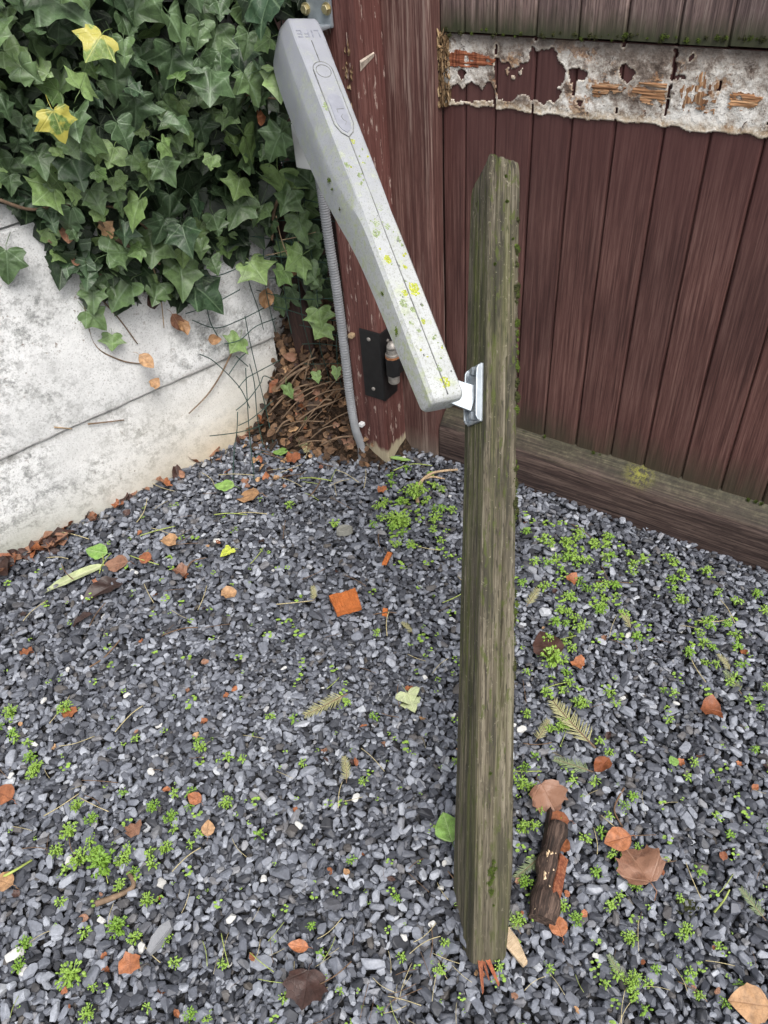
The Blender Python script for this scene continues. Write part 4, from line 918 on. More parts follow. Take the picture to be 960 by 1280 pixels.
def palm_outline(q):
    h = [(0.0, 0.02), (0.16, -0.02), (0.36, 0.04), (0.55, 0.16), (0.50, 0.28), (0.58, 0.36), (0.68, 0.52), (0.54, 0.58), (0.50, 0.68), (0.52, 0.80), (0.38, 0.76), (0.26, 0.80), (0.20, 0.90), (0.12, 0.93), (0.0, 1.04)]
    P = [[(s_ * x * q.uniform(.93, 1.05), y + q.uniform(-.02, .02) * (0 < y < 1)) for x, y in h] for s_ in (1, -1)]
    return P[0] + P[1][-2:0:-1]
def leaf_mesh(name, outline, mat, q, rings=(0.42, 0.78, 1.0), fold=0.16, droop=0.22, wave=0.035, curl=0.0, petiole=0.45, pr=0.011, wf=6):
    c = np.array([0.0, 0.30]) if max(y for _, y in outline) > 0.9 and min(y for _, y in outline) > -0.3 else np.array([0.0, 0.5])
    if petiole == 0: c = np.array([np.mean([p[0] for p in outline]), np.mean([p[1] for p in outline])])
    pts = [tuple(c)]; n = len(outline)
    for r_ in rings: pts += [tuple(c + (np.array(p) - c) * r_) for p in outline]
    ph = q.uniform(0, 6.28); V = []
    for (x, y) in pts:
        rr = math.hypot(x - c[0], y - c[1])
        z = fold * abs(x) - droop * max(0, y) ** 2 * .6 + wave * math.sin(wf * math.atan2(y - c[1], x + 1e-6) + ph) * rr * 2 - 0.25 * fold * abs(x) ** 2
        if curl:                                         # roll the blade about its midrib
            ang = curl * x; R_ = 1 / max(abs(curl), 1e-3); X = R_ * math.sin(abs(ang)) * math.copysign(1, x); z += R_ * (1 - math.cos(ang)); x = X
        V.append((x, y, z))
    F = [(0, 1 + i, 1 + (i + 1) % n) for i in range(n)]
    for k in range(len(rings) - 1):
        for i in range(n):
            j = (i + 1) % n; F.append((1 + k * n + i, 1 + (k + 1) * n + i, 1 + (k + 1) * n + j, 1 + k * n + j))
    uv = [(p[0], p[1]) for p in pts]
    mb = MB(); mb.add(V, F)
    if petiole:
        b0 = len(mb.v); y0, z0 = 0.05, V[0][2] * 0; P = [(0, 0.06, 0.002), (0.01, -0.12, -0.03), (q.uniform(-.06, .06), -petiole * .6, -0.12), (q.uniform(-.12, .12), -petiole, -0.24)]
        mb.tube(P, [pr, pr, pr, pr * .9], 4); uv += [(0.5, -3.0)] * (len(mb.v) - b0)
    mb.uv = uv
    return mb.mesh(name, mat, smooth=True)
Q = random.Random(5)
IVY = [leaf_mesh('leaf', ivy_outline(Q), 'ivy_leaf', Q, fold=Q.choice([Q.uniform(-.45, -.1), Q.uniform(.1, .35)]), droop=Q.uniform(.1, .8), wave=Q.uniform(.04, .10)) for k in range(10)]
IVYY = [leaf_mesh('leaf', ivy_outline(Q), 'ivy_young', Q, fold=Q.uniform(-.2, .25), droop=Q.uniform(.1, .5)) for k in range(5)]
IVYL = [leaf_mesh('leaf', ivy_outline(Q), 'ivy_yellow', Q, fold=-0.25, droop=0.5) for k in range(2)]
DEADM = {}
for mt in ('dead_brown', 'dead_tan', 'dead_rust', 'dead_dark', 'fallen_green', 'fallen_pale', 'fallen_lime'):
    DEADM[mt] = dict(ovate=[leaf_mesh('leaf', ovate_outline(Q, Q.uniform(.26, .38)), mt, Q, fold=.18, droop=Q.uniform(-.35, .3), wave=.05, curl=Q.uniform(.8, 2.2), petiole=Q.choice([0.2, .3])) for _ in range(3)],
                     scrap=[leaf_mesh('leaf', ragged_outline(Q), mt, Q, rings=(.55, 1.0), fold=.1, droop=Q.uniform(-.3, .3), wave=.12, curl=Q.uniform(.6, 2.4), petiole=0) for _ in range(4)],
                     palm=[leaf_mesh('leaf', palm_outline(Q), mt, Q, fold=.16, droop=Q.uniform(-.25, .15), wave=.07, wf=3, curl=Q.uniform(.3, .9), petiole=0.3, pr=.014, rings=(.3, .55, .8, 1.0)) for _ in range(2)],
                     flat=[leaf_mesh('leaf', ovate_outline(Q, .42), mt, Q, fold=.06, droop=.05, wave=.03, petiole=0.25) for _ in range(2)],
                     ivy=[leaf_mesh('leaf', ivy_outline(Q), mt, Q, fold=.1, droop=.15, wave=.05, petiole=0.4) for _ in range(2)],
                     blade=[leaf_mesh('leaf', ovate_outline(Q, .10), mt, Q, fold=.2, droop=.1, wave=.02, petiole=0) for _ in range(1)])

# ------------------------------------------------------------------ IVY (one plant over the wall)
ivy = empty('ivy', W0 + WU * 0.5, 0.0); tag(ivy, 'dense green ivy with a few yellowing leaves tumbling over the concrete wall', 'ivy')
OFFI = np.array(W0 + WU * 0.5)
IPOLY = [(-330, -120), (352, -120), (350, 30), (352, 110), (372, 190), (378, 240), (360, 262), (335, 290), (320, 285), (300, 310), (262, 345), (235, 372), (205, 365), (150, 375), (118, 372), (96, 330), (60, 318), (48, 280), (20, 258), (0, 236), (-330, 130)]
ipx = np.array([p[0] for p in IPOLY]); ipy = np.array([p[1] for p in IPOLY])
def ivy_plane(px): return px > 318
def ivy_pt(px, py, off):
    if ivy_plane(px): return pla(px, py, WE + ME_N * (off - 0.02), ME_N), ME_N
    return pla(px, py, W0 + WN * off, WN), WN
def bulge(px, py):                                       # how far the plant stands off the wall: less towards its lower fringe
    low = np.interp(px, [-100, 0, 50, 120, 235, 320, 400], [200, 240, 300, 380, 385, 320, 260])
    return 0.035 + 0.17 * min(1, max(0, (low - py) / 210))
def put_leaf(me, P, nrm, size, parent, tipdir=None, org=OFFI, spread=0.38, name='leaf'):
    N = unit(nrm * 0.80 + np.array([0, 0, 0.42]) + rng.normal(0, spread, 3))
    T_ = np.array([0, 0, -1.0]) + rng.normal(0, 0.5, 3) if tipdir is None else np.asarray(tipdir, float)
    T_ = unit(T_ - N * (T_ @ N)); X_ = np.cross(T_, N)
    o = obj(name, me, parent); mw = frame(P - org, X_, T_, N); o.matrix_basis = mw @ Matrix.Diagonal((size, size, size, 1)); return o
cand = []; tries = 0
placed = []
while len(placed) < 270 and tries < 9000:
    tries += 1
    px, py = rng.uniform(-250, 385), rng.uniform(-95, 385)
    if not inpoly(np.array([px]), np.array([py]), IPOLY)[0]: continue
    big = float(np.interp(py, [0, 170, 330], [1.0, 0.74, 0.72]))
    rad = rng.choice([rng.uniform(.5, .8), rng.uniform(.8, 1.35)]) * big * 34
    if any((px - a) ** 2 + (py - b) ** 2 < (0.42 * (rad + c)) ** 2 for a, b, c in placed): continue
    placed.append((px, py, rad))
placed.sort(key=lambda p: p[1])
for (px, py, rad) in placed:
    P, nn = ivy_pt(px, py - rad * 0.5, bulge(px, py) + rng.uniform(-0.07, 0.035) * min(1, bulge(px, py) / .12))
    zc = (P - CAM) @ (RW @ np.array([0, 0, 1.0])); s_ = rad * 1.75 * zc / FPX
    young = rng.random() < float(np.interp(py, [0, 180, 340], [0.04, 0.22, 0.5]))
    put_leaf((IVYY if young else IVY)[rng.integers(0, 5 if young else 10)], P, nn, s_, ivy)
for (px, py, rad, kind, off) in [(128, 55, 25, 'y', .265), (66, 150, 24, 'y', .25), (8, 325, 26, 'g', .03), (108, 398, 20, 'g', .03), (130, 352, 24, 'g', .03), (145, 370, 26, 'g', .03), (224, 342, 28, 'g', .05), (243, 372, 30, 'g', .05), (312, 338, 24, 'Y', .05), (355, 345, 16, 'Y', .05),
                                 (378, 330, 22, 'Y', .05), (385, 345, 20, 'g', .05), (398, 395, 18, 'Y', .05), (405, 412, 17, 'Y', .05), (392, 355, 14, 'g', .03), (300, 430, 16, 'Y', .04), (358, 488, 13, 'Y', .08), (395, 470, 10, 'Y', .06), (421, 465, 11, 'Y', .08), (380, 525, 9, 'Y', .08), (306, 185, 32, 'Y', .18), (352, 178, 26, 'g', .16), (300, 232, 20, 'Y', .12), (372, 280, 22, 'g', .04), (140, 425, 14, 'Y', .02), (385, 300, 20, 'g', .02), (398, 250, 20, 'g', .01), (402, 335, 18, 'g', .0)] + [(340 + (k * 37) % 70, 205 + (k * 61) % 190, 13 + (k * 7) % 9, 'gYg'[k % 3], -.01 - .012 * (k % 4)) for k in range(16)]:
    P, nn = ivy_pt(px, py - rad * 0.5, off); zc = (P - CAM) @ (RW @ np.array([0, 0, 1.0]))
    put_leaf({'y': IVYL, 'g': IVY, 'Y': IVYY}[kind][rng.integers(0, 2)], P, nn, rad * 1.75 * zc / FPX, ivy, spread=0.22)
# inner foliage, shade of the outer leaves put into its colour: too many to count
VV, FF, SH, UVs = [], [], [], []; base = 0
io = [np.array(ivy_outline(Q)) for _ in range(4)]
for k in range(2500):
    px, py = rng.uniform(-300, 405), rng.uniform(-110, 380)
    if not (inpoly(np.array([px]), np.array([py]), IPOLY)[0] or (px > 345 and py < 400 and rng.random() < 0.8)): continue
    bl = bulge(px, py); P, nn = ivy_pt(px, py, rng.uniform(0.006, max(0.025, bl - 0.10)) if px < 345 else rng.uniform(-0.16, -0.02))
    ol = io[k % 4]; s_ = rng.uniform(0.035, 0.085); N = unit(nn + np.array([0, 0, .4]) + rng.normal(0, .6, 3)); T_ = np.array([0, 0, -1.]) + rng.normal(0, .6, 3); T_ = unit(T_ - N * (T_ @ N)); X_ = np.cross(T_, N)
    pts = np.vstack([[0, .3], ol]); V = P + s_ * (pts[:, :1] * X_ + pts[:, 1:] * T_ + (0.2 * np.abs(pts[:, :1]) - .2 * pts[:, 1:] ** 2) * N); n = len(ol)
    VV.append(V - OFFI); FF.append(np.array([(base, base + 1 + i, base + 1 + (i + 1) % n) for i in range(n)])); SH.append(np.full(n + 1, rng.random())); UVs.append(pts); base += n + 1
me = raw('inner_foliage', np.concatenate(VV), np.concatenate(FF), 'ivy_shaded', {'shade': np.concatenate(SH)}, True, np.concatenate(UVs))
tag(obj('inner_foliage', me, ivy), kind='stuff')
# stems
for pts, r_, off in [([(0, 250), (40, 262), (90, 255), (150, 262), (200, 300)], .0035, .05), ([(188, 142), (205, 136), (232, 130), (255, 125)], .003, .14), ([(120, 270), (135, 292), (158, 306), (175, 318), (200, 330)], .005, .06), ([(300, 118), (330, 122), (352, 124)], .003, .12),
                     ([(100, 345), (125, 372), (150, 400), (172, 430)], .0022, .012), ([(104, 376), (118, 430), (150, 450), (178, 455)], .0022, .012), ([(290, 440), (275, 470), (258, 495), (236, 517)], .0026, .015), ([(68, 534), (90, 536)], .002, .006), ([(110, 530), (130, 528), (155, 525)], .0022, .006), ([(180, 60), (196, 90), (185, 130), (170, 170)], .004, .09), ([(190, 330), (200, 365), (205, 410)], .002, .02), ([(60, 300), (100, 330), (140, 350)], .003, .03),
                     ([(372, 225), (355, 240), (343, 262), (340, 300)], .0055, .03), ([(345, 270), (352, 300), (362, 325)], .0015, .03), ([(352, 300), (372, 296), (395, 290)], .0012, .03), ([(330, 320), (365, 310), (385, 285)], .0012, .02)]:
    W_ = [ivy_pt(x, y, off + rng.normal(0, .004))[0] - OFFI for x, y in pts]; sp_ = smooth_path(W_, 5 * len(W_))
    MB().tube(sp_, [r_ * (1.1 - .5 * i / len(sp_)) for i in range(len(sp_))], 6).build('stem', 'vine_stem' if r_ > .0021 else 'dry_stem', ivy, smooth=True)
# dead leaves caught in the ivy
for (px, py, rad, mt, off) in [(342, 152, 20, 'dead_brown', .05), (360, 165, 20, 'dead_tan', .05), (312, 135, 14, 'dead_rust', .08), (330, 142, 14, 'dead_rust', .08), (85, 290, 18, 'dead_brown', .05), (120, 285, 18, 'dead_tan', .06), (105, 330, 13, 'dead_brown', .04), (215, 400, 16, 'dead_brown', .02), (192, 372, 14, 'dead_dark', .03), (225, 405, 13, 'dead_tan', .02), (320, 262, 12, 'dead_tan', .05), (174, 450, 14, 'dead_tan', .03), (186, 478, 11, 'dead_tan', .03), (260, 430, 11, 'dead_tan', .03), (335, 368, 16, 'dead_tan', .01), (365, 330, 14, 'dead_tan', .0)]:
    P, nn = ivy_pt(px, py - rad * .5, off); zc = (P - CAM) @ (RW @ np.array([0, 0, 1.0]))
    put_leaf(DEADM[mt][random.choice(['ovate', 'scrap'])][0], P, nn, rad * 1.7 * zc / FPX, ivy, spread=.4, name='dead_leaf')

# ------------------------------------------------------------------ WIRE MESH
wm = empty('wire_mesh', WE); tag(wm, 'bent green wire mesh hanging between the wall end and the gate post', 'wire mesh')
def wire(pts, r_=0.0013):
    MB().tube(smooth_path([np.asarray(p) - WE for p in pts], 6 * len(pts)), r_, 5).build('wire', 'wire_green', wm, smooth=True)
Lm = float(np.linalg.norm(PG - WE))
for k in range(9):
    a = -0.10 + k * 0.048; pts = []
    for z in np.linspace(0.12 if k > 3 else 0.33, 1.1, 12):
        pts.append(WE + ME_U * (a + 0.006 * math.sin(z * 19 + k)) + ME_N * (0.01 * math.sin(z * 11 + k * 2)) + np.array([0, 0, z]))
    wire(pts)
for k in range(17):
    z = 0.14 + k * 0.052
    x0_ = -0.12 if z > 0.36 else 0.07; pts = [WE + ME_U * a + ME_N * (0.01 * math.sin(a * 14 + k)) + np.array([0, 0, z + 0.008 * math.sin(a * 17 + k * 1.7)]) for a in np.linspace(x0_, Lm, 9)]
    wire(pts)
LOOSE = [[(297, 515), (296, 540), (293, 560), (291, 600)], [(307, 460), (309, 500), (312, 545), (318, 600)], [(306, 395), (313, 430), (320, 460), (332, 510), (343, 560), (348, 565)], [(250, 443), (265, 450), (285, 468), (300, 485), (308, 500), (312, 510)],
         [(295, 513), (310, 500), (325, 480), (330, 470), (342, 475)], [(298, 532), (312, 525), (325, 515), (340, 502), (358, 490)], [(298, 485), (308, 473), (320, 466), (350, 450)], [(262, 545), (300, 540), (330, 530), (350, 515)], [(286, 468), (300, 448), (310, 440)], [(295, 445), (310, 458)],
         [(280, 430), (300, 425), (320, 408), (345, 398)], [(312, 455), (318, 480), (322, 525), (330, 560)], [(312, 575), (335, 560), (350, 548)], [(240, 400), (270, 410), (300, 400), (330, 385)], [(255, 360), (262, 400), (275, 425)], [(232, 392), (262, 382), (300, 362)], [(240, 340), (270, 345), (310, 330), (340, 320)]]
for pts in LOOSE:
    W_ = []
    for x, y in pts:
        P = pla(x, y, W0 + WN * 0.05, WN)
        if P[2] < 0.0: P = gnd(x, y, 0.004)
        W_.append(P)
    wire(W_, 0.0015)

# ------------------------------------------------------------------ ground litter helpers
MARKS = [(433, 756, 'square orange wood chip'), (685, 1090, 'rotten bark stick'), (797, 1088, 'large lobed copper leaf'), (717, 905, 'largest conifer sprig'), (684, 812, 'dark oval leaf by the beam'), (760, 660, 'mossy gate rail'), (890, 715, 'mossy gate rail'),
         (530, 605, 'curved dry root'), (95, 725, 'long pale strap leaf'), (283, 697, 'lime yellow leaf'), (406, 882, 'straw coloured conifer sprig'), (515, 885, 'mottled pale green leaf'), (384, 1238, 'purple brown broad leaf'), (202, 1174, 'long grey slate splinter'), (140, 1110, 'gnarled brown root piece'),
         (167, 1212, 'rust red broken leaf'), (890, 893, 'orange tan folded leaf'), (937, 1258, 'pale tan leaf'), (916, 853, 'silver green conifer sprig'), (858, 1136, 'olive moss cushion'), (600, 1215, 'foot of the leaning beam'), (90, 897, 'single rust leaf'), (8, 998, 'brown leaf far from the wall'), (262, 1040, 'small tan oval leaf'), (431, 666, 'rounded mortar lump'), (312, 624, 'foot of the wire mesh'), (780, 776, 'small dry conifer sprig among weeds')]
def near(px, py): return min(MARKS, key=lambda q: (q[0] - px) ** 2 + (q[1] - py) ** 2)[2]
def on_ground(me, name, px, py, size_px, yaw=None, tilt=0.25, lift=0.0, smin=None):
    P = gnd(px, py, 0.004); zc = (P - CAM) @ (RW @ np.array([0, 0, 1.0])); s_ = size_px * zc / FPX
    z = gz(P[0], P[1], s_ * 0.3) + 0.002 + lift
    yw = rng.uniform(0, 6.28) if yaw is None else R(yaw)
    rot = Matrix.Rotation(yw, 4, 'Z') @ Matrix.Rotation(rng.normal(0, tilt), 4, 'X') @ Matrix.Rotation(rng.normal(0, tilt), 4, 'Y')
    o = obj(name, me); o.matrix_basis = Matrix.Translation((P[0], P[1], z)) @ rot @ Matrix.Diagonal((s_, s_, s_, 1)) @ Matrix.Translation((0, -0.45, 0))
    return o

NAMED = [ # px, py, length px, yaw, shape, material, label, category
    (797, 1088, 50, 20, 'palm', 'dead_brown', 'large lobed copper brown leaf lying open on the gravel', 'leaf'),
    (772, 1055, 36, 100, 'flat', 'dead_rust', 'orange brown leaf tucked against the large lobed copper leaf', 'leaf'),
    (684, 1002, 40, 200, 'palm', 'dead_brown', 'crumpled pale brown leaf just above the rotten bark stick', 'leaf'),
    (697, 1030, 30, 80, 'flat', 'dead_rust', 'glossy red brown leaf at the top end of the rotten bark stick', 'leaf'),
    (697, 1162, 28, 10, 'flat', 'dead_rust', 'small rust leaf at the lower end of the rotten bark stick', 'leaf'),
    (702, 1062, 26, 200, 'scrap', 'dead_rust', 'torn rust leaf along the side of the rotten bark stick', 'leaf'),
    (890, 893, 40, 80, 'scrap', 'dead_rust', 'orange tan folded leaf alone on grey gravel near the gate rail', 'leaf'),
    (937, 1258, 52, 80, 'flat', 'dead_tan', 'pale tan leaf flat on the gravel, the palest of the big leaves', 'leaf'),
    (684, 812, 46, 10, 'flat', 'dead_dark', 'dark grey brown oval leaf overgrown by weeds beside the beam', 'leaf'),
    (724, 834, 24, 60, 'scrap', 'dead_rust', 'rust leaf scrap next to the dark oval leaf by the beam', 'leaf'),
    (715, 730, 22, 60, 'scrap', 'dead_rust', 'orange brown leaf scrap among thick weeds near the gate rail', 'leaf'),
    (752, 960, 34, 130, 'ovate', 'dead_rust', 'narrow curled red brown leaf by the large conifer sprig', 'leaf'),
    (384, 1238, 44, 170, 'palm', 'dead_dark', 'dull purple brown broad leaf among straw near the beam foot', 'leaf'),
    (167, 1212, 36, 10, 'scrap', 'dead_rust', 'bright rust red broken leaf on the dark gravel', 'leaf'),
    (376, 1187, 26, 80, 'ovate', 'dead_rust', 'small curled orange leaf above the purple brown broad leaf', 'leaf'),
    (170, 1042, 30, 20, 'scrap', 'dead_brown', 'wet dark brown curled leaf among weeds on open gravel', 'leaf'),
    (8, 998, 34, 60, 'flat', 'dead_rust', 'brown leaf among weeds far out from the wall', 'leaf'),
    (262, 1040, 20, 0, 'flat', 'dead_tan', 'small tan oval leaf standing among dark gravel', 'leaf'),
    (246, 1003, 20, 60, 'flat', 'dead_rust', 'small orange oval leaf above the tan oval leaf', 'leaf'),
    (90, 897, 24, 40, 'scrap', 'dead_rust', 'single rust leaf on open gravel below the long pale blade', 'leaf'),
    (36, 820, 20, 30, 'scrap', 'dead_rust', 'dark red leaf on open gravel near the wall', 'leaf'),
    (133, 740, 54, 125, 'ovate', 'dead_dark', 'long rolled dark brown leaf on the gravel near the wall foot', 'leaf'),
    (105, 778, 30, 110, 'ovate', 'dead_dark', 'short rolled dark brown leaf below the long rolled one', 'leaf'),
    (95, 725, 88, 118, 'blade', 'fallen_pale', 'long pale green strap leaf on the gravel at the wall', 'leaf'),
    (124, 694, 28, 80, 'flat', 'fallen_green', 'fresh green leaf at the tip of the long pale strap leaf', 'leaf'),
    (75, 678, 50, 320, 'ovate', 'dead_dark', 'long dark curled leaf leaning at the foot of the wall', 'leaf'),
    (148, 709, 32, 90, 'flat', 'dead_brown', 'red brown oval leaf right of the fresh green leaf', 'leaf'),
    (283, 697, 20, 130, 'ivy', 'fallen_lime', 'small lime yellow leaf on the gravel near the wall', 'leaf'),
    (290, 750, 26, 90, 'scrap', 'dead_tan', 'golden brown curled leaf on the gravel below the lime leaf', 'leaf'),
    (515, 885, 34, 200, 'ivy', 'fallen_pale', 'mottled pale green leaf on gravel left of the beam', 'leaf'),
    (560, 1040, 40, 10, 'flat', 'fallen_green', 'bright green leaf half hidden behind the beam', 'leaf'),
    (841, 955, 15, 10, 'flat', 'fallen_green', 'small bright green fallen leaf on grey gravel', 'leaf'),
    (283, 612, 26, 80, 'flat', 'fallen_green', 'yellow green fallen leaf beside the wire mesh', 'leaf'),
    (312, 624, 32, 85, 'flat', 'dead_tan', 'orange tan oval leaf beside the wire mesh', 'leaf'),
    (500, 577, 34, 75, 'blade', 'fallen_green', 'narrow green leaf at the foot of the painted post', 'leaf'),
    (352, 568, 20, 80, 'flat', 'fallen_green', 'yellow green leaf at the foot of the leaf heap', 'leaf'),
    (367, 578, 24, 20, 'scrap', 'dead_rust', 'rust orange leaf at the foot of the leaf heap', 'leaf'),
    (478, 618, 16, 20, 'scrap', 'dead_rust', 'small rust leaf by the weed clump near the post', 'leaf'),
    (228, 722, 26, 60, 'scrap', 'dead_brown', 'brown crumpled leaf on gravel beside a curved twig', 'leaf'),
    (184, 703, 20, 60, 'flat', 'dead_rust', 'small round orange brown leaf on gravel near the wall', 'leaf'),
    (215, 683, 26, 20, 'scrap', 'dead_tan', 'twisted tan leaf on gravel near the wall', 'leaf'),
    (10, 1108, 30, 70, 'flat', 'dead_tan', 'tan leaf under a yellow green grass blade', 'leaf'),
]
for (px, py, sz_, yw, shp, mt, lab, cat) in NAMED:
    o = on_ground(DEADM[mt][shp][0], 'fallen_leaf', px, py, sz_, yw, 0.16, 0.007); tag(o, lab, cat, 'fallen leaves on the gravel')
# leaf drift at the foot of the wall
for k in range(44):
    t_ = rng.random(); px, py = (rng.uniform(-10, 90), 0) if t_ < .62 else (rng.uniform(110, 350), 0)
    py = 706 - 0.525 * px + abs(rng.normal(4, 10 if px < 110 else 8))
    mt = random.choice(['dead_rust', 'dead_brown', 'dead_brown', 'dead_dark', 'dead_dark'])
    o = on_ground(DEADM[mt][random.choice(['ovate', 'ovate', 'scrap'])][rng.integers(0, 2)], 'dead_leaf', px, py, rng.uniform(18, 40) * (1 if px < 95 else .65), None, 0.5, 0.004)
    tag(o, 'dry brown leaf in the drift along the foot of the concrete wall', 'leaf', 'dry leaves along the wall foot')
for k in range(125):                                     # small scraps
    px, py = (rng.uniform(0, 960), rng.uniform(620, 1275)) if k < 92 else (rng.normal(330, 34), rng.normal(592, 20))
    if py < 706 - .52 * px + 14 or (px > 640 and py < 625 + .36 * (px - 648)): continue
    mt = random.choice(['dead_rust', 'dead_rust', 'dead_brown', 'dead_tan', 'dead_dark'])
    o = on_ground(DEADM[mt]['scrap' if rng.random() < .7 else 'ovate'][rng.integers(0, 3)], 'leaf_scrap', px, py, rng.uniform(6, 14), None, 0.45, 0.001)
    tag(o, {'dead_rust': 'tiny rust', 'dead_brown': 'tiny brown', 'dead_tan': 'tiny tan', 'dead_dark': 'tiny dark'}[mt] + ' leaf scrap near the ' + near(px, py), 'leaf scrap', 'tiny leaf scraps on the gravel')
# leaf heap in the corner: mass of litter plus single leaves on its face
VV, FF, SH, UVs = [], [], [], []; base = 0
ro = [np.array(ragged_outline(Q, 9)) for _ in range(5)] + [np.array(ovate_outline(Q, .3, 7)) for _ in range(3)]
HEAP0 = np.array([-0.16, 1.95, 0.0])
for k in range(2600):
    x, y = rng.uniform(-0.42, 0.02), rng.uniform(1.72, 2.2); h = float(bank_h(np.array(x), np.array(y)))
    if h < 0.004 or (rng.random() > 0.25 + h * 6): continue
    if (np.array([x, y, 0]) - W0) @ WN < 0.01 and (np.array([x, y, 0]) - W0) @ WU < 0.96: continue
    ol = ro[k % 8]; s_ = rng.uniform(0.010, 0.038); N = unit(np.array([ME_N[0] * .5, ME_N[1] * .5, .8]) + rng.normal(0, .55, 3)); T_ = rng.normal(0, 1, 3); T_ = unit(T_ - N * (T_ @ N)); X_ = np.cross(T_, N)
    pts = np.vstack([[0, .5], ol]); n = len(ol); V = np.array([x, y, h - 0.012 + rng.uniform(0, .02)]) + s_ * (pts[:, :1] * X_ + pts[:, 1:] * T_ + (rng.uniform(-.6, .9) * pts[:, :1] ** 2) * 2 * N)
    VV.append(V - HEAP0); FF.append(np.array([(base, base + 1 + i, base + 1 + (i + 1) % n) for i in range(n)])); SH.append(np.full(n + 1, rng.random() ** 1.5)); UVs.append(pts); base += n + 1
me = raw('leaf_litter', np.concatenate(VV), np.concatenate(FF), 'litter', {'shade': np.concatenate(SH)}, True, np.concatenate(UVs))
tag(obj('leaf_litter', me, None, HEAP0), 'heap of rotting brown leaves behind the wire mesh', 'leaf litter', kind='stuff')
def heap_pt(px, py):
    lo, hi = 0.5, 3.0; r = ray(px, py); r = r / np.linalg.norm(r)
    for t in np.linspace(1.6, 2.8, 240):
        P = CAM + r * t
        if P[2] <= max(float(bank_h(P[0], P[1])) - 0.005, 0.002): return P
    return gnd(px, py)
for k in range(30):
    P = heap_pt(rng.uniform(350, 432), rng.uniform(432, 562)); mt = random.choice(['dead_tan', 'dead_brown', 'dead_brown', 'dead_dark', 'dead_rust'])
    N = unit(ME_N * .6 + np.array([0, 0, .6]) + rng.normal(0, .35, 3)); o = put_leaf(DEADM[mt][random.choice(['ovate', 'scrap', 'ovate'])][rng.integers(0, 2)], P + ME_N * 0.006, ME_N, rng.uniform(.025, .055), None, tipdir=rng.normal(0, 1, 3), org=np.zeros(3), spread=.4, name='dead_leaf')
    tag(o, 'dry brown leaf lying on the leaf heap behind the wire mesh', 'leaf', 'dry leaves on the leaf heap')
for (x0_, y0_, x1_, y1_, r_) in [(345, 488, 388, 452, .0045), (352, 475, 400, 440, .003), (340, 512, 380, 478, .003), (360, 500, 420, 470, .0022), (372, 540, 425, 480, .0018), (350, 530, 410, 520, .0016)] + [(x, y, x + 14 + 45 * ((k * 37) % 11) / 11, y - 8 - 40 * ((k * 53) % 13) / 13, .0011 + .0008 * (k % 3)) for k, (x, y) in enumerate([(345 + (k * 29) % 70, 470 + (k * 41) % 90) for k in range(22)])]:
    a, b = heap_pt(x0_, y0_) + ME_N * .02, heap_pt(x1_, y1_) + ME_N * .03; c_ = (a + b) / 2 + np.array([0, 0, .012])
    o = MB().tube(smooth_path([a - a, c_ - a, b - a], 10), [r_] * 10, 6).build('twig', 'vine_stem', None, smooth=True); o.location = tuple(a)
    tag(o, 'dry brown twig sticking out of the leaf heap', 'twig', 'twigs in the leaf heap')

# ------------------------------------------------------------------ WEEDS
def weed_mesh(k, big=False):
    q = random.Random(300 + k); mb = MB(); n = q.randint(16, 26) if not big else q.randint(40, 60)
    for i in range(n):
        a = q.uniform(0, 6.28); rr = (q.random() ** .6) * 0.5; h = 0.20 + 0.45 * (0.55 - rr) + q.uniform(0, .18); c = Vector((rr * math.cos(a), rr * math.sin(a), h))
        s = q.uniform(.065, .125) if not big else q.uniform(.05, .085); tilt = Vector((math.cos(a) * .5 + q.uniform(-.4, .4), math.sin(a) * .5 + q.uniform(-.4, .4), 1)).normalized(); u = tilt.orthogonal().normalized(); w = tilt.cross(u)
        out_ = Vector((math.cos(a), math.sin(a), 0)); u = (out_ - tilt * out_.dot(tilt)).normalized(); w = tilt.cross(u); rt_ = q.uniform(.42, .72)
        ring = [c + (u * math.cos(t) * s * 1.25 + w * math.sin(t) * s * rt_ * (1.15 - .3 * math.cos(t))) - tilt * (0.03 + .05 * math.cos(t) ** 2) for t in np.linspace(0, 6.28, 8)[:-1]]
        mb.add([c + tilt * 0.02] + ring, [(0, 1 + j, 1 + (j + 1) % 7) for j in range(7)])
        if i % 2 == 0: mb.tube([(q.uniform(-.05, .05), q.uniform(-.05, .05), -0.15), tuple(c * .55), tuple(c)], 0.018, 3)
    return mb.mesh('weed', 'weed_green' if k % 4 else 'weed_dark')
WEED = [weed_mesh(k) for k in range(10)] + [weed_mesh(20 + k, True) for k in range(4)]
spots = []
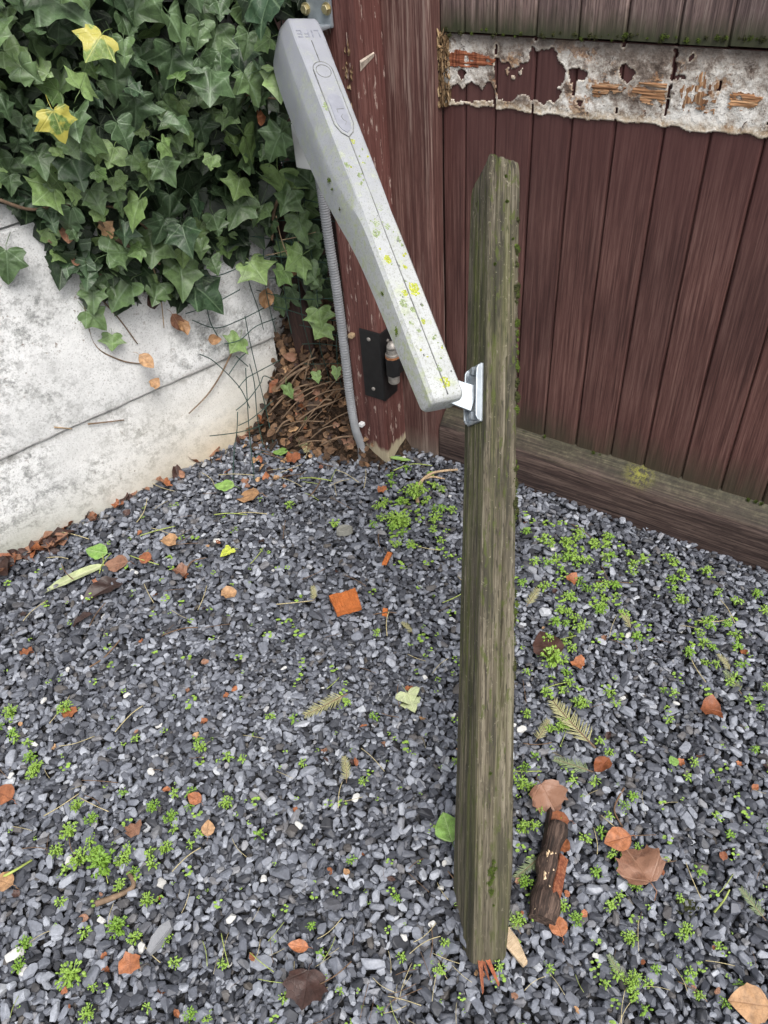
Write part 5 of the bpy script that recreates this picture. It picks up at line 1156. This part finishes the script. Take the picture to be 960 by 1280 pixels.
for (cx, cy, sx, sy, n, lo, hi) in [(760, 700, 60, 35, 46, 9, 17), (715, 735, 32, 45, 32, 9, 17), (850, 690, 60, 30, 22, 8, 15), (890, 790, 60, 60, 36, 9, 17), (770, 810, 70, 60, 34, 9, 17), (700, 860, 30, 50, 18, 9, 18), (690, 660, 30, 25, 20, 7, 13),
                                    (505, 640, 22, 22, 30, 8, 15), (545, 660, 25, 25, 14, 8, 14), (500, 670, 12, 18, 12, 9, 16), (120, 1060, 75, 60, 19, 10, 20), (110, 1220, 60, 35, 9, 10, 22), (200, 1110, 60, 60, 16, 10, 20), (60, 960, 50, 40, 12, 10, 20), (260, 960, 60, 30, 12, 10, 18),
                                    (740, 1000, 60, 40, 22, 10, 18), (850, 1180, 80, 60, 26, 10, 20), (930, 1000, 40, 90, 18, 9, 18), (740, 1180, 50, 60, 20, 10, 18), (440, 900, 110, 90, 26, 6, 14), (430, 1160, 80, 70, 18, 8, 15), (300, 760, 90, 70, 20, 5, 11), (120, 800, 60, 50, 14, 6, 12), (560, 800, 25, 90, 14, 6, 12), (660, 1020, 10, 90, 12, 10, 20), (600, 1220, 60, 25, 10, 9, 16)]:
    for k in range(n): spots.append((rng.normal(cx, sx), rng.normal(cy, sy), rng.uniform(lo, hi)))
spots = [s for s in spots if s[1] > 712 - .5 * max(s[0], 0) and not (s[0] > 630 and s[1] < 632 + .36 * (s[0] - 648)) and 560 < s[1] < 1290 and -5 < s[0] < 965]
spots = [(134, 1085, 36), (105, 1078, 26), (92, 1046, 24), (90, 1225, 34), (150, 1165, 28), (520, 625, 30), (498, 660, 28), (690, 830, 30), (420, 660, 16)] + spots
spots.sort(key=lambda s: -s[2])
wmany = MB()
for k, (px, py, sz_) in enumerate(spots):
    big = sz_ > 17; mi = (10 + k % 4) if big else k % 10
    if k < 290:
        o = on_ground(WEED[mi], 'weed', px, py, sz_ * 1.1, None, 0.12, -0.003 + 0.0); tag(o, ('bushy' if big else 'small') + ' bright green weed in the gravel near the ' + near(px, py), 'weed', 'green weeds in the gravel')
        o.matrix_basis = o.matrix_basis @ Matrix.Translation((0, 0.45, 0.1))
print('weeds', len(spots))
VV, FF = [], []; base = 0
for k in range(420):                                     # tiny seedlings
    if k < len(spots) - 290: px, py, sz_ = spots[290 + k]
    else:
        px, py, sz_ = rng.uniform(0, 960), rng.uniform(630, 1275), rng.uniform(3, 6)
        if py < 715 - .5 * px or (px > 640 and py < 635 + .36 * (px - 648)): continue
    P = gnd(px, py, .004); zc = (P - CAM) @ (RW @ np.array([0, 0, 1.])); s_ = sz_ * 1.1 * zc / FPX; z = gz(P[0], P[1], .008)
    for j in range(6):
        a = rng.uniform(0, 6.28); c = np.array([P[0] + .4 * s_ * math.cos(a), P[1] + .4 * s_ * math.sin(a), z + s_ * rng.uniform(.05, .3)]); r_ = s_ * rng.uniform(.12, .24)
        ring = [c + np.array([r_ * math.cos(t), r_ * .75 * math.sin(t), rng.uniform(-.1, .1) * r_]) for t in np.linspace(0, 6.28, 7)[:-1]]
        VV += ring; FF += [(base, base + 1, base + 2), (base, base + 2, base + 3), (base, base + 3, base + 4), (base, base + 4, base + 5)]; base += 6
tag(obj('seedlings', raw('seedlings', np.array(VV), np.array(FF), 'weed_green')), 'tiny green seedlings sprinkled between the gravel stones', 'seedlings', kind='stuff')

# ------------------------------------------------------------------ CONIFER SPRIGS, STRAW, CHIPS, STONES
def sprig(n, q, mat, length=1.0, side=0.26):
    mb = MB(); bend = q.uniform(-.12, .12)
    def axis(t): return Vector((bend * math.sin(t * 2.2), t * length, 0.05 * math.sin(t * 3)))
    for i in range(n):
        t = 0.08 + 0.92 * i / n; p = axis(t); ln = side * (1.0 - 0.55 * max(0, t - 0.55) / .45) * q.uniform(.8, 1.12)
        for s in (-1, 1):
            d = Vector((s * 0.80 + q.uniform(-.15, .15), 0.72 + q.uniform(-.2, .2), q.uniform(-.05, .28))).normalized(); tip = p + d * ln; w = d.cross(Vector((0, 0, 1))).normalized() * 0.011
            mb.add([p + w, p - w, p + d * ln * .6 - w * .9, tip, p + d * ln * .6 + w * .9, p + d * ln * .4 + Vector((0, 0, .012))], [(0, 1, 5), (1, 2, 5), (2, 3, 5), (3, 4, 5), (4, 0, 5)])
    st_ = MB().tube([axis(t) for t in np.linspace(-0.06, 1, 9)], [0.016 - .008 * i / 8 for i in range(9)], 5)
    return mb.mesh('needles', mat), st_.mesh('stem', 'vine_stem')
SPR = [sprig(24, random.Random(k), mt) for k, mt in ((1, 'needle_dry'), (2, 'needle_dry'), (3, 'needle_green'), (4, 'needle_green'))]
for (px, py, ln, yw, k, lab) in [(717, 905, 78, 20, 0, 'largest pale green conifer sprig beside the leaning beam'), (715, 958, 46, 60, 2, 'grey green conifer sprig at the base of the largest sprig'), (676, 914, 36, 330, 1, 'olive conifer sprig between the beam and the largest sprig'),
                              (658, 1085, 44, 120, 2, 'green conifer sprig lying over the rotten bark stick'), (640, 1150, 36, 20, 2, 'conifer sprig tip beside the pale wood chip'), (406, 882, 56, 110, 0, 'straw coloured conifer sprig lying flat on open gravel'), (430, 963, 34, 10, 1, 'short dry conifer sprig on gravel below the straw coloured one'),
                              (664, 747, 32, 330, 1, 'small dry conifer sprig close beside the beam among weeds'), (780, 776, 28, 20, 1, 'small dry conifer sprig among the thick weeds'), (916, 853, 34, 10, 2, 'silver green conifer sprig on gravel in front of the gate'), (903, 830, 26, 20, 1, 'olive conifer sprig behind the silver green one'),
                              (772, 1212, 36, 20, 2, 'conifer sprig with a dead leaf near the pale wood chip'), (378, 560, 40, 190, 0, 'dry golden conifer sprig at the foot of the leaf heap'), (940, 1130, 40, 20, 2, 'faded conifer sprig beside a tall grass blade'), (391, 745, 24, 10, 1, 'thin dry conifer sprig near the orange wood chip'), (508, 787, 22, 40, 1, 'tiny green conifer tip near the small orange chip')]:
    r_ = empty('conifer_sprig'); tag(r_, lab, 'conifer sprig', 'conifer sprigs on the gravel')
    P = gnd(px, py, 0.006); zc = (P - CAM) @ (RW @ np.array([0, 0, 1.])); s_ = ln * zc / FPX; yaw_ = R(yw)
    r_.matrix_world = Matrix.Translation((P[0], P[1], gz(P[0], P[1], .02) + .004)) @ Matrix.Rotation(yaw_, 4, 'Z') @ Matrix.Rotation(rng.normal(0, .06), 4, 'X') @ Matrix.Diagonal((s_, s_, s_, 1)) @ Matrix.Translation((0, -.5, 0))
    n_ = obj('needles', SPR[k][0], r_); obj('stem', SPR[k][1], r_)
def straw_mesh(k, mat):
    q = random.Random(700 + k); b_ = q.uniform(-.07, .07); pts = [Vector((0, -0.5, 0)), Vector((b_ * .7, -.15, .02)), Vector((b_ * .6, .18, .03)), Vector((-b_ * .6, .5, q.uniform(0, .06)))]
    return MB().tube([Vector(p) for p in smooth_path([tuple(p) for p in pts], 9)], q.uniform(.009, .018), 4).mesh('straw', mat, smooth=True)
STRAW = [straw_mesh(k, ['straw', 'straw', 'straw_dark', 'straw_dark', 'straw_green', 'straw'][k % 6]) for k in range(12)]
for k in range(230):
    if k < 40: px, py = rng.normal(440, 90), rng.normal(1215, 40)
    elif k < 70: px, py = rng.normal(180, 90), rng.normal(640, 40)
    elif k < 95: px, py = rng.normal(370, 40), rng.normal(600, 22)
    else: px, py = rng.uniform(0, 960), rng.uniform(640, 1278)
    if py < 716 - .52 * px or (px > 640 and py < 630 + .36 * (px - 648)) or py > 1285: continue
    i = int(rng.integers(0, 12)); o = on_ground(STRAW[i], 'straw', px, py, rng.uniform(14, 46), None, .08, .003); o.matrix_basis = o.matrix_basis @ Matrix.Translation((0, .45, 0))
    cl = ['pale', 'dark', 'green'][[0, 0, 1, 1, 2, 0][i % 6]]
    tag(o, {'pale': 'thin pale straw stalk near the ', 'dark': 'thin dark brown stalk near the ', 'green': 'thin yellow green stalk near the '}[cl] + near(px, py), 'straw', cl + ' stalks on the gravel')

def chip(name, pts, thick, mat, px, py, ln, yaw, lab, cat, seed=0, lift=0.0, group=None):
    q = random.Random(seed); n = len(pts); P = gnd(px, py, .005); zc = (P - CAM) @ (RW @ np.array([0, 0, 1.])); s_ = ln * zc / FPX
    a = [(x, y, q.uniform(0, .04)) for x, y in pts]; b = [(x * .93 + q.uniform(-.02, .02), y * .93 + q.uniform(-.02, .02), thick + q.uniform(-.05, .05)) for x, y in pts]
    o = MB().rings([a, b]).build(name, mat, None, bevel=0.02)
    o.matrix_basis = Matrix.Translation((P[0], P[1], gz(P[0], P[1], s_ * .3) - 0.001 + lift)) @ Matrix.Rotation(R(yaw), 4, 'Z') @ Matrix.Rotation(q.uniform(-.12, .12), 4, 'X') @ Matrix.Diagonal((s_, s_, s_, 1))
    return tag(o, lab, cat, group)
def ribbed(px, py, ln, yaw, lab):                        # square chip of torn orange wood with ridged grain
    P = gnd(px, py, .006); zc = (P - CAM) @ (RW @ np.array([0, 0, 1.])); s_ = ln * zc / FPX; n = 26
    A2, B2 = np.meshgrid(np.linspace(-.5, .5, n), np.linspace(-.5, .5, n), indexing='ij'); Xd = A2 * (1 + .10 * B2) + .04 * (fbm(B2 * 9 + 5, A2 * 0, 2, 3) - .5); Yd = B2 * 1.05 + 0.10 * (fbm(A2 * 8 + 3, A2 * 0, 2, 5) - .5) * (np.abs(B2) > .3)
    Z = .22 + .10 * (fbm(A2 * 13 + 9, B2 * 1.5, 3, 8) - .5)
    top = np.stack([Xd, Yd, Z], -1).reshape(-1, 3); F = [tuple(f) for f in grid_faces(n, n)]; mb = MB(); mb.add(top, F); mb.add(np.stack([Xd, Yd, Z * 0], -1).reshape(-1, 3), [tuple(reversed(f)) for f in F])
    bd = [i * n for i in range(n)] + [(n - 1) * n + j for j in range(1, n)] + [i * n + n - 1 for i in range(n - 2, -1, -1)] + [j for j in range(n - 2, 0, -1)]
    for i in range(len(bd)): a, b = bd[i], bd[(i + 1) % len(bd)]; mb.f.append((a, b, b + n * n, a + n * n))
    o = mb.build('wood_chip', 'chip_wood'); o.matrix_basis = Matrix.Translation((P[0], P[1], gz(P[0], P[1], .01) - .001)) @ Matrix.Rotation(R(yaw), 4, 'Z') @ Matrix.Rotation(-.12, 4, 'X') @ Matrix.Diagonal((s_, s_, s_, 1)); return tag(o, lab, 'wood chip')
ribbed(433, 756, 33, 14, 'square bright orange wood chip with ridged grain on the gravel')
chip('wood_chip', [(-.12, -.5), (.12, -.46), (.15, .46), (-.10, .5)], .14, 'chip_wood', 484, 702, 24, -22, 'narrow orange wood sliver beside the weed clump', 'wood chip', 1)
chip('wood_chip', [(-.3, -.5), (.28, -.46), (.3, .46), (-.25, .5)], .3, 'chip_wood', 481, 764, 12, -8, 'tiny orange wood chip right of the square orange one', 'wood chip', 2)
chip('wood_chip', [(-.12, -.5), (.02, -.5), (.20, .05), (.16, .42), (-.02, .5), (-.2, .35), (-.16, 0)], .12, 'pale_wood', 641, 1184, 52, 30, 'pale cream pointed wood chip beside the foot of the beam', 'wood chip', 3, .004)
chip('slate_piece', [(-.22, -.45), (-.05, -.5), (.14, -.2), (.25, .3), (.12, .5), (-.1, .25), (-.2, -.1)], .2, 'slate_piece', 202, 1174, 44, -18, 'long grey slate splinter much larger than the stones around it', 'stone', 4, .004)
chip('slate_piece', [(-.3, -.45), (.1, -.5), (.4, -.2), (.35, .3), (.05, .5), (-.3, .3)], .25, 'slate_piece', 727, 948, 30, 30, 'flat blue grey slate piece by the largest conifer sprig', 'stone', 5, .002) if False else None
chip('lump', [(.5 * math.cos(a), .36 * math.sin(a)) for a in np.linspace(0, 6.28, 12)[:-1]], .35, 'lump_grey', 431, 666, 22, 10, 'rounded mortar lump half sunk in the gravel', 'mortar lump', 6)
moss_o = obj('moss_clump', MOSS[4]); P = gnd(858, 1136, .004); moss_o.matrix_basis = Matrix.Translation((P[0], P[1], gz(P[0], P[1], .02) - .003)) @ Matrix.Diagonal((3.6, 3.0, 2.2, 1)); tag(moss_o, 'dark olive moss cushion on the gravel', 'moss')
# rotten bark stick
def log_stick():
    a, b = gnd(699, 1030, .02), gnd(674, 1150, .02); d = b - a; Ln = float(np.linalg.norm(d)); r_ = empty('rotten_stick', (a[0], a[1], 0.018), math.atan2(d[1], d[0]) - math.pi / 2); q = random.Random(9); rs = []
    for i, t_ in enumerate(np.linspace(0, 1, 40)):
        rad = 0.016 + 0.010 * t_ + .003 * math.sin(t_ * 17); ring = []
        for k in range(20):
            an = 2 * math.pi * k / 20; rr = rad * (1 + .30 * (float(fbm(np.array([k * .45]), np.array([t_ * 9]), 3, 5)[0]) - .5)) * (0.75 if abs(an - 4.7) < .5 else 1)
            ring.append((rr * math.cos(an) + .004 * math.sin(t_ * 5), t_ * Ln, rr * .8 * math.sin(an) + .004))
        rs.append(ring)
    MB().rings(rs).build('bark', 'bark_wood', r_)
    mb = MB(); n = 20; A2, B2 = np.meshgrid(np.linspace(.012, .026, 6), np.linspace(.35 * Ln, .98 * Ln, n), indexing='ij'); V = np.stack([-A2 - .003 * fbm(B2 * 60, A2 * 60, 2, 2), B2, .020 - (A2 - .012) * 1.1 + .003 * fbm(A2 * 300, B2 * 40, 2, 4)], -1).reshape(-1, 3); mb.add(V, [tuple(f) for f in grid_faces(6, n)])
    o = mb.build('inner_wood', 'red_splinter', r_); o.modifiers.new('t', 'SOLIDIFY').thickness = .003
    mb = MB()
    for k in range(26):
        x, y, w = q.uniform(-.008, .010), Ln * q.uniform(.35, .95), q.uniform(.001, .004); mb.add([(x - w, y, .017), (x + w, y - w, .018), (x + w * .5, y + w * 2, .0190), (x - w, y + w, .018), (x, y, .0215)], [(0, 1, 4), (1, 2, 4), (2, 3, 4), (3, 0, 4)])
    tag(mb.build('pale_flecks', 'pale_wood', r_), kind='stuff')
    for s in (-1,): MB().add([(.026, -.02, .0), (.016, -.02, .004), (.014, .06, .004), (.022, .062, .0), (.021, -.02, .018), (.016, .05, .016)], [(0, 1, 4), (0, 4, 5, 3), (1, 2, 5, 4), (2, 3, 5), (0, 3, 2, 1)]).build('bark_sliver', 'back_plank', r_)
    tag(r_, 'rotten bark covered stick with a split orange side lying beside the beam', 'stick')
log_stick()
# pale root by the stile
def vine(name, pts, r_, mat, lab, cat):
    W_ = [gnd(x, y, z) for x, y, z in pts]; o0 = np.array([W_[0][0], W_[0][1], 0.0]); sp_ = smooth_path([w - o0 for w in W_], 8 * len(W_)); o = MB().tube(sp_, [r_ * (1 - .4 * i / len(sp_)) for i in range(len(sp_))], 6).build(name, mat, None, smooth=True); o.location = tuple(o0); return tag(o, lab, cat)
vine('dry_root', [(522, 628, .008), (521, 612, .012), (530, 598, .018), (545, 590, .02), (572, 587, .02)], .0055, 'dry_stem', 'pale curved dry root beside the weed clump under the gate', 'root')
vine('dry_root', [(527, 600, .014), (540, 596, .010), (556, 599, .006)], .004, 'dry_stem', 'short forked pale root branching off the curved dry root', 'root')
vine('dry_stalk', [(492, 588, .01), (515, 580, .012), (540, 582, .01)], .002, 'straw_green', 'yellow stalk at the foot of the gate stile', 'stalk')
vine('twig', [(780, 985, .01), (768, 1010, .014), (776, 1030, .01), (788, 1046, .008)], .002, 'straw_dark', 'bent red brown twig on gravel above the orange brown leaf', 'twig')
vine('twig', [(108, 836, .008), (130, 822, .012), (150, 800, .010)], .0022, 'straw_dark', 'slim red brown twig on open gravel near the long pale blade', 'twig')
vine('twig', [(232, 715, .01), (240, 702, .02), (258, 697, .012)], .0022, 'straw_dark', 'short curved twig beside the lime leaf', 'twig')
vine('twig', [(120, 1130, .008), (165, 1110, .012), (160, 1090, .012)], .006, 'vine_stem', 'gnarled brown root piece beside a big weed', 'twig')
vine('grass_blade', [(-5, 1100, .01), (15, 1090, .03), (40, 1075, .01)], .003, 'straw_green', 'yellow green grass blade lying over the tan leaf', 'grass blade')
vine('grass_blade', [(893, 1140, .01), (905, 1125, .04), (912, 1112, .05)], .002, 'straw_green', 'tall thin grass blade rising from the gravel', 'grass blade')
for (px, py, s) in [(86, 840, 8), (14, 912, 8), (56, 878, 9), (272, 680, 9), (600, 855, 16), (88, 1078, 12), (208, 1160, 10), (178, 1186, 13), (128, 1152, 11), (290, 1150, 13), (505, 1172, 10), (540, 1157, 9), (16, 972, 9), (190, 968, 11), (652, 912, 12), (785, 795, 9), (445, 1000, 12), (375, 1035, 12), (555, 1080, 9), (20, 1195, 22), (845, 880, 8), (30, 1215, 12), (330, 1100, 11), (160, 872, 9), (920, 1240, 10), (690, 690, 8)]:
    k = len(bpy.data.objects) % 18; V, F = ARCH[k]; P = gnd(px, py, .006); zc = (P - CAM) @ (RW @ np.array([0, 0, 1.])); s_ = s * zc / FPX
    o = MB().add(V, [tuple(f) for f in F]).build('pebble', 'white_pebble'); o.matrix_basis = Matrix.Translation((P[0], P[1], gz(P[0], P[1], .008) + s_ * .12)) @ Matrix.Rotation(rng.uniform(0, 6), 4, 'Z') @ Matrix.Diagonal((s_ * 1.15, s_ * .95, s_ * .8, 1))
    tag(o, 'small white pebble near the ' + near(px, py), 'pebble', 'white pebbles in the gravel')
print('objects', len(bpy.data.objects))
